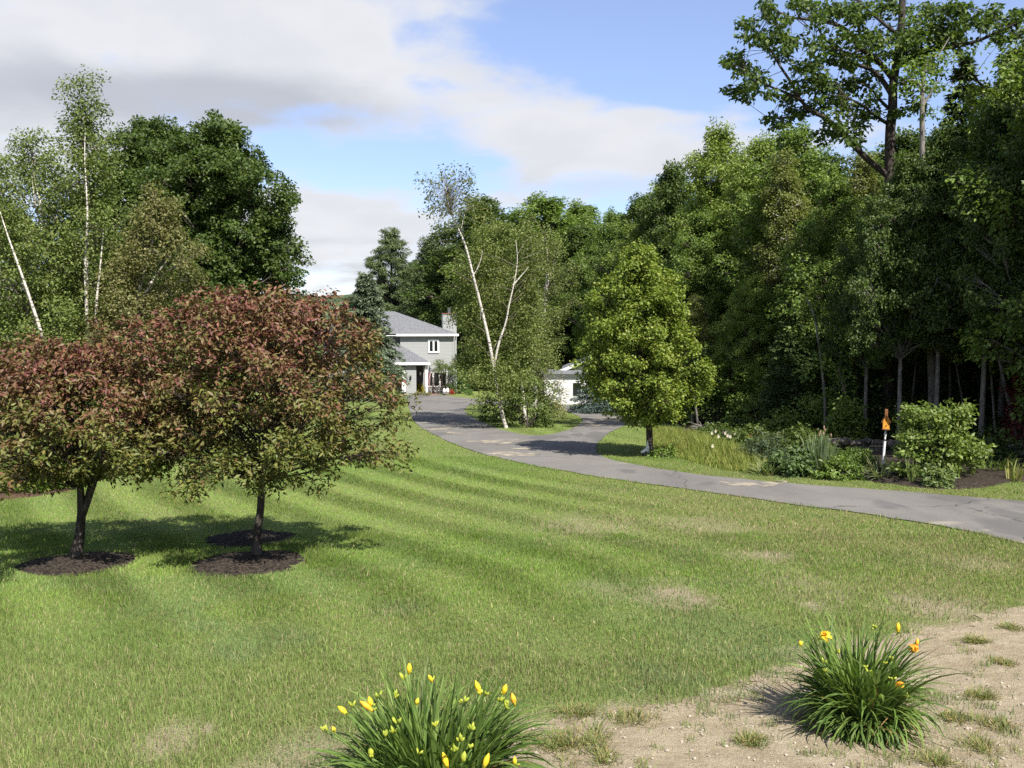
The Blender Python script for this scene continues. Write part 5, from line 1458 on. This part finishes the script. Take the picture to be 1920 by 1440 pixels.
rng = np.random.default_rng(133)
b2 = G(815, 1520)
t = thing('daylily_plant', b2, 'clump of daylily leaves with many upright yellow buds at the bottom picture edge', 'plant')
rs = [strap(rng, 260, .62, .022, .22, .4, 1.0, lily_pal, arch=1.2, seg=8), strap(rng, 440, .74, .022, .22, .9, 1.35, lily_pal, arch=2.1, seg=8), strap(rng, 360, .74, .021, .22, 1.15, 1.56, lily_pal, arch=1.2, seg=8), strap(rng, 40, .55, .014, .2, .6, 1.4, [(.22, .16, .07), (.15, .11, .05)], arch=1.8, seg=8), strap(rng, 60, .5, .018, .2, .1, .5, [(.06, .08, .025), (.16, .12, .06)], arch=.9, seg=7)]
V = []; Q = []; Cc = []; n = 0
for v_, q_, c_ in rs: V.append(v_); Q.append(q_ + n); Cc.append(c_); n += len(v_)
Q = np.concatenate(Q); raw_mesh('leaves', np.concatenate(V), Q.ravel(), np.arange(len(Q)) * 4, M['blade'], t, tint=np.concatenate(Cc))
q = lambda px, py, Y=b2[1]: D(px, py, Y) - b2
def sc(px, py, dy=0.0):
    p = q(px, py, b2[1] + dy); scape(t, np.array([p[0] * .2 + rng.normal(0, .05), rng.normal(0, .06), .02]), p, .006); return p
for a, b_, d_, dr_, L_, mt in ((767, 1264, .05, (.03, 0, 1), .062, 'bud'), (757, 1276, .05, (-.5, 0, 1), .05, 'greenbud'), (811, 1279, .1, (-.5, -.2, 1), .05, 'bud'), (901, 1303, .0, (-.35, 0, 1), .085, 'bud'), (943, 1303, .05, (.3, 0, 1), .062, 'bud'), (966, 1324, .05, (-.25, 0, 1), .075, 'orangebud'),
                              (700, 1334, -.1, (-1, 0, .8), .09, 'orangebud'), (696, 1326, -.05, (-.2, 0, 1), .06, 'bud'), (652, 1340, -.05, (-.9, 0, .8), .07, 'bud'), (780, 1322, -.1, (.3, 0, 1), .04, 'bud'),
                              (840, 1442, -.4, (-.3, 0, 1), .09, 'bud'), (906, 1442, -.4, (.35, 0, 1), .085, 'bud'), (867, 1430, -.35, (.2, 0, 1), .06, 'greenbud'), (696, 1422, -.35, (-.05, 0, 1), .065, 'greenbud'), (965, 1436, -.3, (0, 0, 1), .05, 'bud'), (628, 1375, -.05, (-.3, 0, 1), .04, 'bud')):
    p = sc(a, b_, d_); bud(t, p, dr_, L_, .015 if L_ > .055 else .011, M[mt]); small_buds(rng, t, p, 2)
for a, b_, d_ in ((740, 1310, -.05), (745, 1360, -.2), (738, 1378, -.2), (722, 1385, -.25), (870, 1318, 0), (910, 1305, 0), (945, 1320, .05), (935, 1318, .05), (950, 1330, .03), (815, 1365, -.15), (885, 1372, -.2), (850, 1410, -.3), (884, 1405, -.3), (783, 1418, -.3), (612, 1372, 0), (708, 1310, .0), (660, 1328, -.05), (862, 1392, -.3)):
    p = sc(a, b_, d_); small_buds(rng, t, p, 5, 1.3)

# weedy tufts on the sand
rng = np.random.default_rng(137)
for k, (a, b_, s) in enumerate([(1840, 1310, .5), (1860, 1362, .6), (1790, 1350, .6), (1840, 1405, .7), (1410, 1395, .6), (1110, 1385, 1.0), (1090, 1340, .8), (1760, 1430, .7), (1880, 1245, .5), (1060, 1405, 1.0), (1180, 1350, .8), (1130, 1425, .6), (1830, 1205, .5), (1020, 1395, 1.0), (1900, 1180, .6)]):
    g = G(a, b_); t = thing('grass_tuft', g, 'thin green grass tuft growing on the bare sandy ground', 'grass tuft', 'grass tufts on the sand')
    VV = []; QQ = []; CC = []; n = 0
    sx_ = rng.uniform(.5, 1.1); sy_ = rng.uniform(.5, 1.0)
    for j in range(int(rng.integers(15, 24))):
        v_, q_, c_ = strap(rng, int(rng.integers(8, 22)), .085 * (.6 + .6 * s) * rng.uniform(.5, 1.3), .004, .05, .25, 1.3, [(.085, .13, .035), (.12, .16, .05), (.24, .2, .1)], arch=.5, seg=3)
        off = np.array([rng.normal(0, .1 * s * sx_), rng.normal(0, .1 * s * sy_), 0]); off[2] = -SL * off[1]
        VV.append(v_ + off); QQ.append(q_ + n); CC.append(c_); n += len(v_)
    QQ = np.concatenate(QQ); raw_mesh('blades', np.concatenate(VV), QQ.ravel(), np.arange(len(QQ)) * 4, M['blade'], t, tint=np.concatenate(CC))
# small pebbles scattered on the sand: one uncountable mass
mb = MB()
gg = np.array([G(rng.uniform(980, 1980), rng.uniform(1180, 1480)) for k in range(2600)])
for g in gg[sand_sd(gg[:, 0], gg[:, 1]) > 0][:700]:
    r_ = .004 + .012 * rng.random() ** 3; rock_mb(rng, mb, g + np.array([0, 0, r_ * .4 + .006]), r_, 1, .7)
M['pebble'] = simple('pebble', (.24, .2, .15), (.4, .35, .28), 90, .9, .1)
tag(mb.build('gravel', M['pebble']), 'tiny pale pebbles scattered over the sandy ground', 'gravel', kind='stuff')

# ------------------------------------------------------------------ sky, sun, camera
SUN_AZ, SUN_EL = R(31), R(50)          # behind the viewer, to the right
sd = np.array([math.sin(SUN_AZ) * math.cos(SUN_EL), -math.cos(SUN_AZ) * math.cos(SUN_EL), math.sin(SUN_EL)])
import mathutils
L = bpy.data.lights.new('sun', 'SUN'); L.energy = 5.0; L.angle = R(.5); L.color = (1, .955, .88)
so = bpy.data.objects.new('sun', L); C.objects.link(so)
so.rotation_euler = mathutils.Vector((-sd[0], -sd[1], -sd[2])).to_track_quat('-Z', 'Y').to_euler(); so.location = (10, -10, 30)
W = bpy.data.worlds.new('World'); sc_ = bpy.context.scene; sc_.world = W; W.use_nodes = True
nt = W.node_tree; nt.nodes.clear(); out = nt.nodes.new('ShaderNodeOutputWorld')
sky = nd(nt, 'ShaderNodeTexSky', sky_type='NISHITA', sun_disc=False, sun_elevation=SUN_EL, sun_rotation=math.atan2(sd[0], sd[1]), altitude=200, air_density=1.0, dust_density=.6, ozone_density=2.0)
bg1 = nd(nt, 'ShaderNodeBackground', ins={'Strength': .105, })
tc = nt.nodes.new('ShaderNodeTexCoord'); s = nd(nt, 'ShaderNodeSeparateXYZ', ins={0: tc.outputs['Generated']})
nt.links.new(mixc(nt, 1.0, sky.outputs[0], mixc(nt, maprange(nt, s.outputs[2], .05, .36), (.80, .79, .96), (1.12, .98, 1.02)), 'MULTIPLY'), bg1.inputs['Color'])
az = math_(nt, 'ARCTAN2', s.outputs[0], s.outputs[1]); el = math_(nt, 'ARCSINE', s.outputs[2])
# cloud deck seen in perspective
den = math_(nt, 'ADD', s.outputs[2], .22)
cu = math_(nt, 'DIVIDE', s.outputs[0], den); cv = math_(nt, 'DIVIDE', s.outputs[1], den)
cvec = nd(nt, 'ShaderNodeCombineXYZ', ins={0: cu, 1: math_(nt, 'MULTIPLY', cv, 1.0), 2: 3.7}).outputs[0]
nz = noise(nt, cvec, 3.0, 9, .56, .35)
nz2 = noise(nt, cvec, .9, 4, .5)
fine_n = noise(nt, cvec, 6.0, 6, .6)
def blob(px, py, rx, ry, amp):
    d = ray(px, py); a0 = math.atan2(d[0], d[1]); e0 = math.asin(d[2] / np.linalg.norm(d))
    x_ = math_(nt, 'DIVIDE', math_(nt, 'SUBTRACT', az, a0), rx / F); y_ = math_(nt, 'DIVIDE', math_(nt, 'SUBTRACT', el, e0), ry / F)
    r2 = math_(nt, 'ADD', math_(nt, 'MULTIPLY', x_, x_), math_(nt, 'MULTIPLY', y_, y_))
    return math_(nt, 'MULTIPLY', math_(nt, 'EXPONENT', math_(nt, 'MULTIPLY', r2, -1.0)), amp)
def sumb(L_):
    t_ = None
    for b_ in L_:
        q_ = blob(*b_); t_ = q_ if t_ is None else math_(nt, 'ADD', t_, q_)
    return t_
cover = sumb([(250, 60, 620, 210, 1.0), (650, 120, 230, 120, .5), (-100, 250, 420, 140, .6), (620, 215, 200, 30, -.25), (830, 230, 60, 40, -.35), (1000, 225, 230, 65, .66), (1160, 290, 240, 85, .75), (620, 410, 260, 75, .75), (640, 490, 300, 60, .6), (940, 350, 150, 40, .4), (1275, 75, 90, 40, .3), (1290, 185, 90, 40, .32), (860, 20, 200, 40, .3), (1500, 260, 200, 60, .5), (1750, 30, 120, 40, .2), (700, 305, 240, 42, -.85), (480, 260, 90, 25, -.3), (1120, 90, 240, 85, -.5), (890, 325, 90, 30, -.4), (1400, 120, 250, 120, -.3), (560, 520, 120, 14, -.35)])
fwd = maprange(nt, s.outputs[1], -.1, .25)
cover = math_(nt, 'ADD', math_(nt, 'MULTIPLY', cover, fwd), math_(nt, 'MULTIPLY', math_(nt, 'SUBTRACT', 1.0, fwd), math_(nt, 'MULTIPLY', nz2, .9)))
dens = math_(nt, 'ADD', cover, math_(nt, 'MULTIPLY', math_(nt, 'SUBTRACT', nz, .5), 1.5))
dens = math_(nt, 'ADD', dens, math_(nt, 'MULTIPLY', math_(nt, 'SUBTRACT', fine_n, .5), 1.0))
cov = maprange(nt, dens, .14, .88)
grey = sumb([(200, 175, 420, 62, .85), (520, 205, 260, 50, .5), (1090, 350, 260, 28, .55), (600, 500, 200, 16, .5), (-50, 300, 300, 60, .4), (640, 455, 200, 14, .35)])
gmask = maprange(nt, math_(nt, 'ADD', grey, math_(nt, 'MULTIPLY', math_(nt, 'SUBTRACT', nz, .5), .8)), .15, .9)
thick = maprange(nt, math_(nt, 'ADD', nz, math_(nt, 'MULTIPLY', fine_n, .4)), .45, .95)
ccol = mixc(nt, math_(nt, 'MULTIPLY', thick, .55), (.90, .905, .93), (.72, .745, .80))
ccol = mixc(nt, math_(nt, 'MULTIPLY', gmask, .8), ccol, (.50, .53, .60))
bg2 = nd(nt, 'ShaderNodeBackground', ins={'Strength': .50, 'Color': ccol})
ms = nd(nt, 'ShaderNodeMixShader', ins={0: math_(nt, 'MULTIPLY', cov, .96), 1: bg1.outputs[0], 2: bg2.outputs[0]})
nt.links.new(ms.outputs[0], out.inputs[0])

cam = bpy.data.cameras.new('camera'); cam.lens = 36 * F / 1920; cam.sensor_width = 36; cam.clip_end = 20000; cam.clip_start = .05
co = bpy.data.objects.new('camera', cam); C.objects.link(co); co.location = CAM; co.rotation_euler = (R(90) - PITCH, 0, 0)
sc_.camera = co
vs = sc_.view_settings; vs.view_transform = 'Standard'; vs.look = 'None'; vs.exposure = .95; vs.gamma = 1
cy = sc_.cycles
cy.max_bounces = 6; cy.diffuse_bounces = 3; cy.glossy_bounces = 2; cy.transmission_bounces = 3; cy.transparent_max_bounces = 4
cy.use_denoising = False
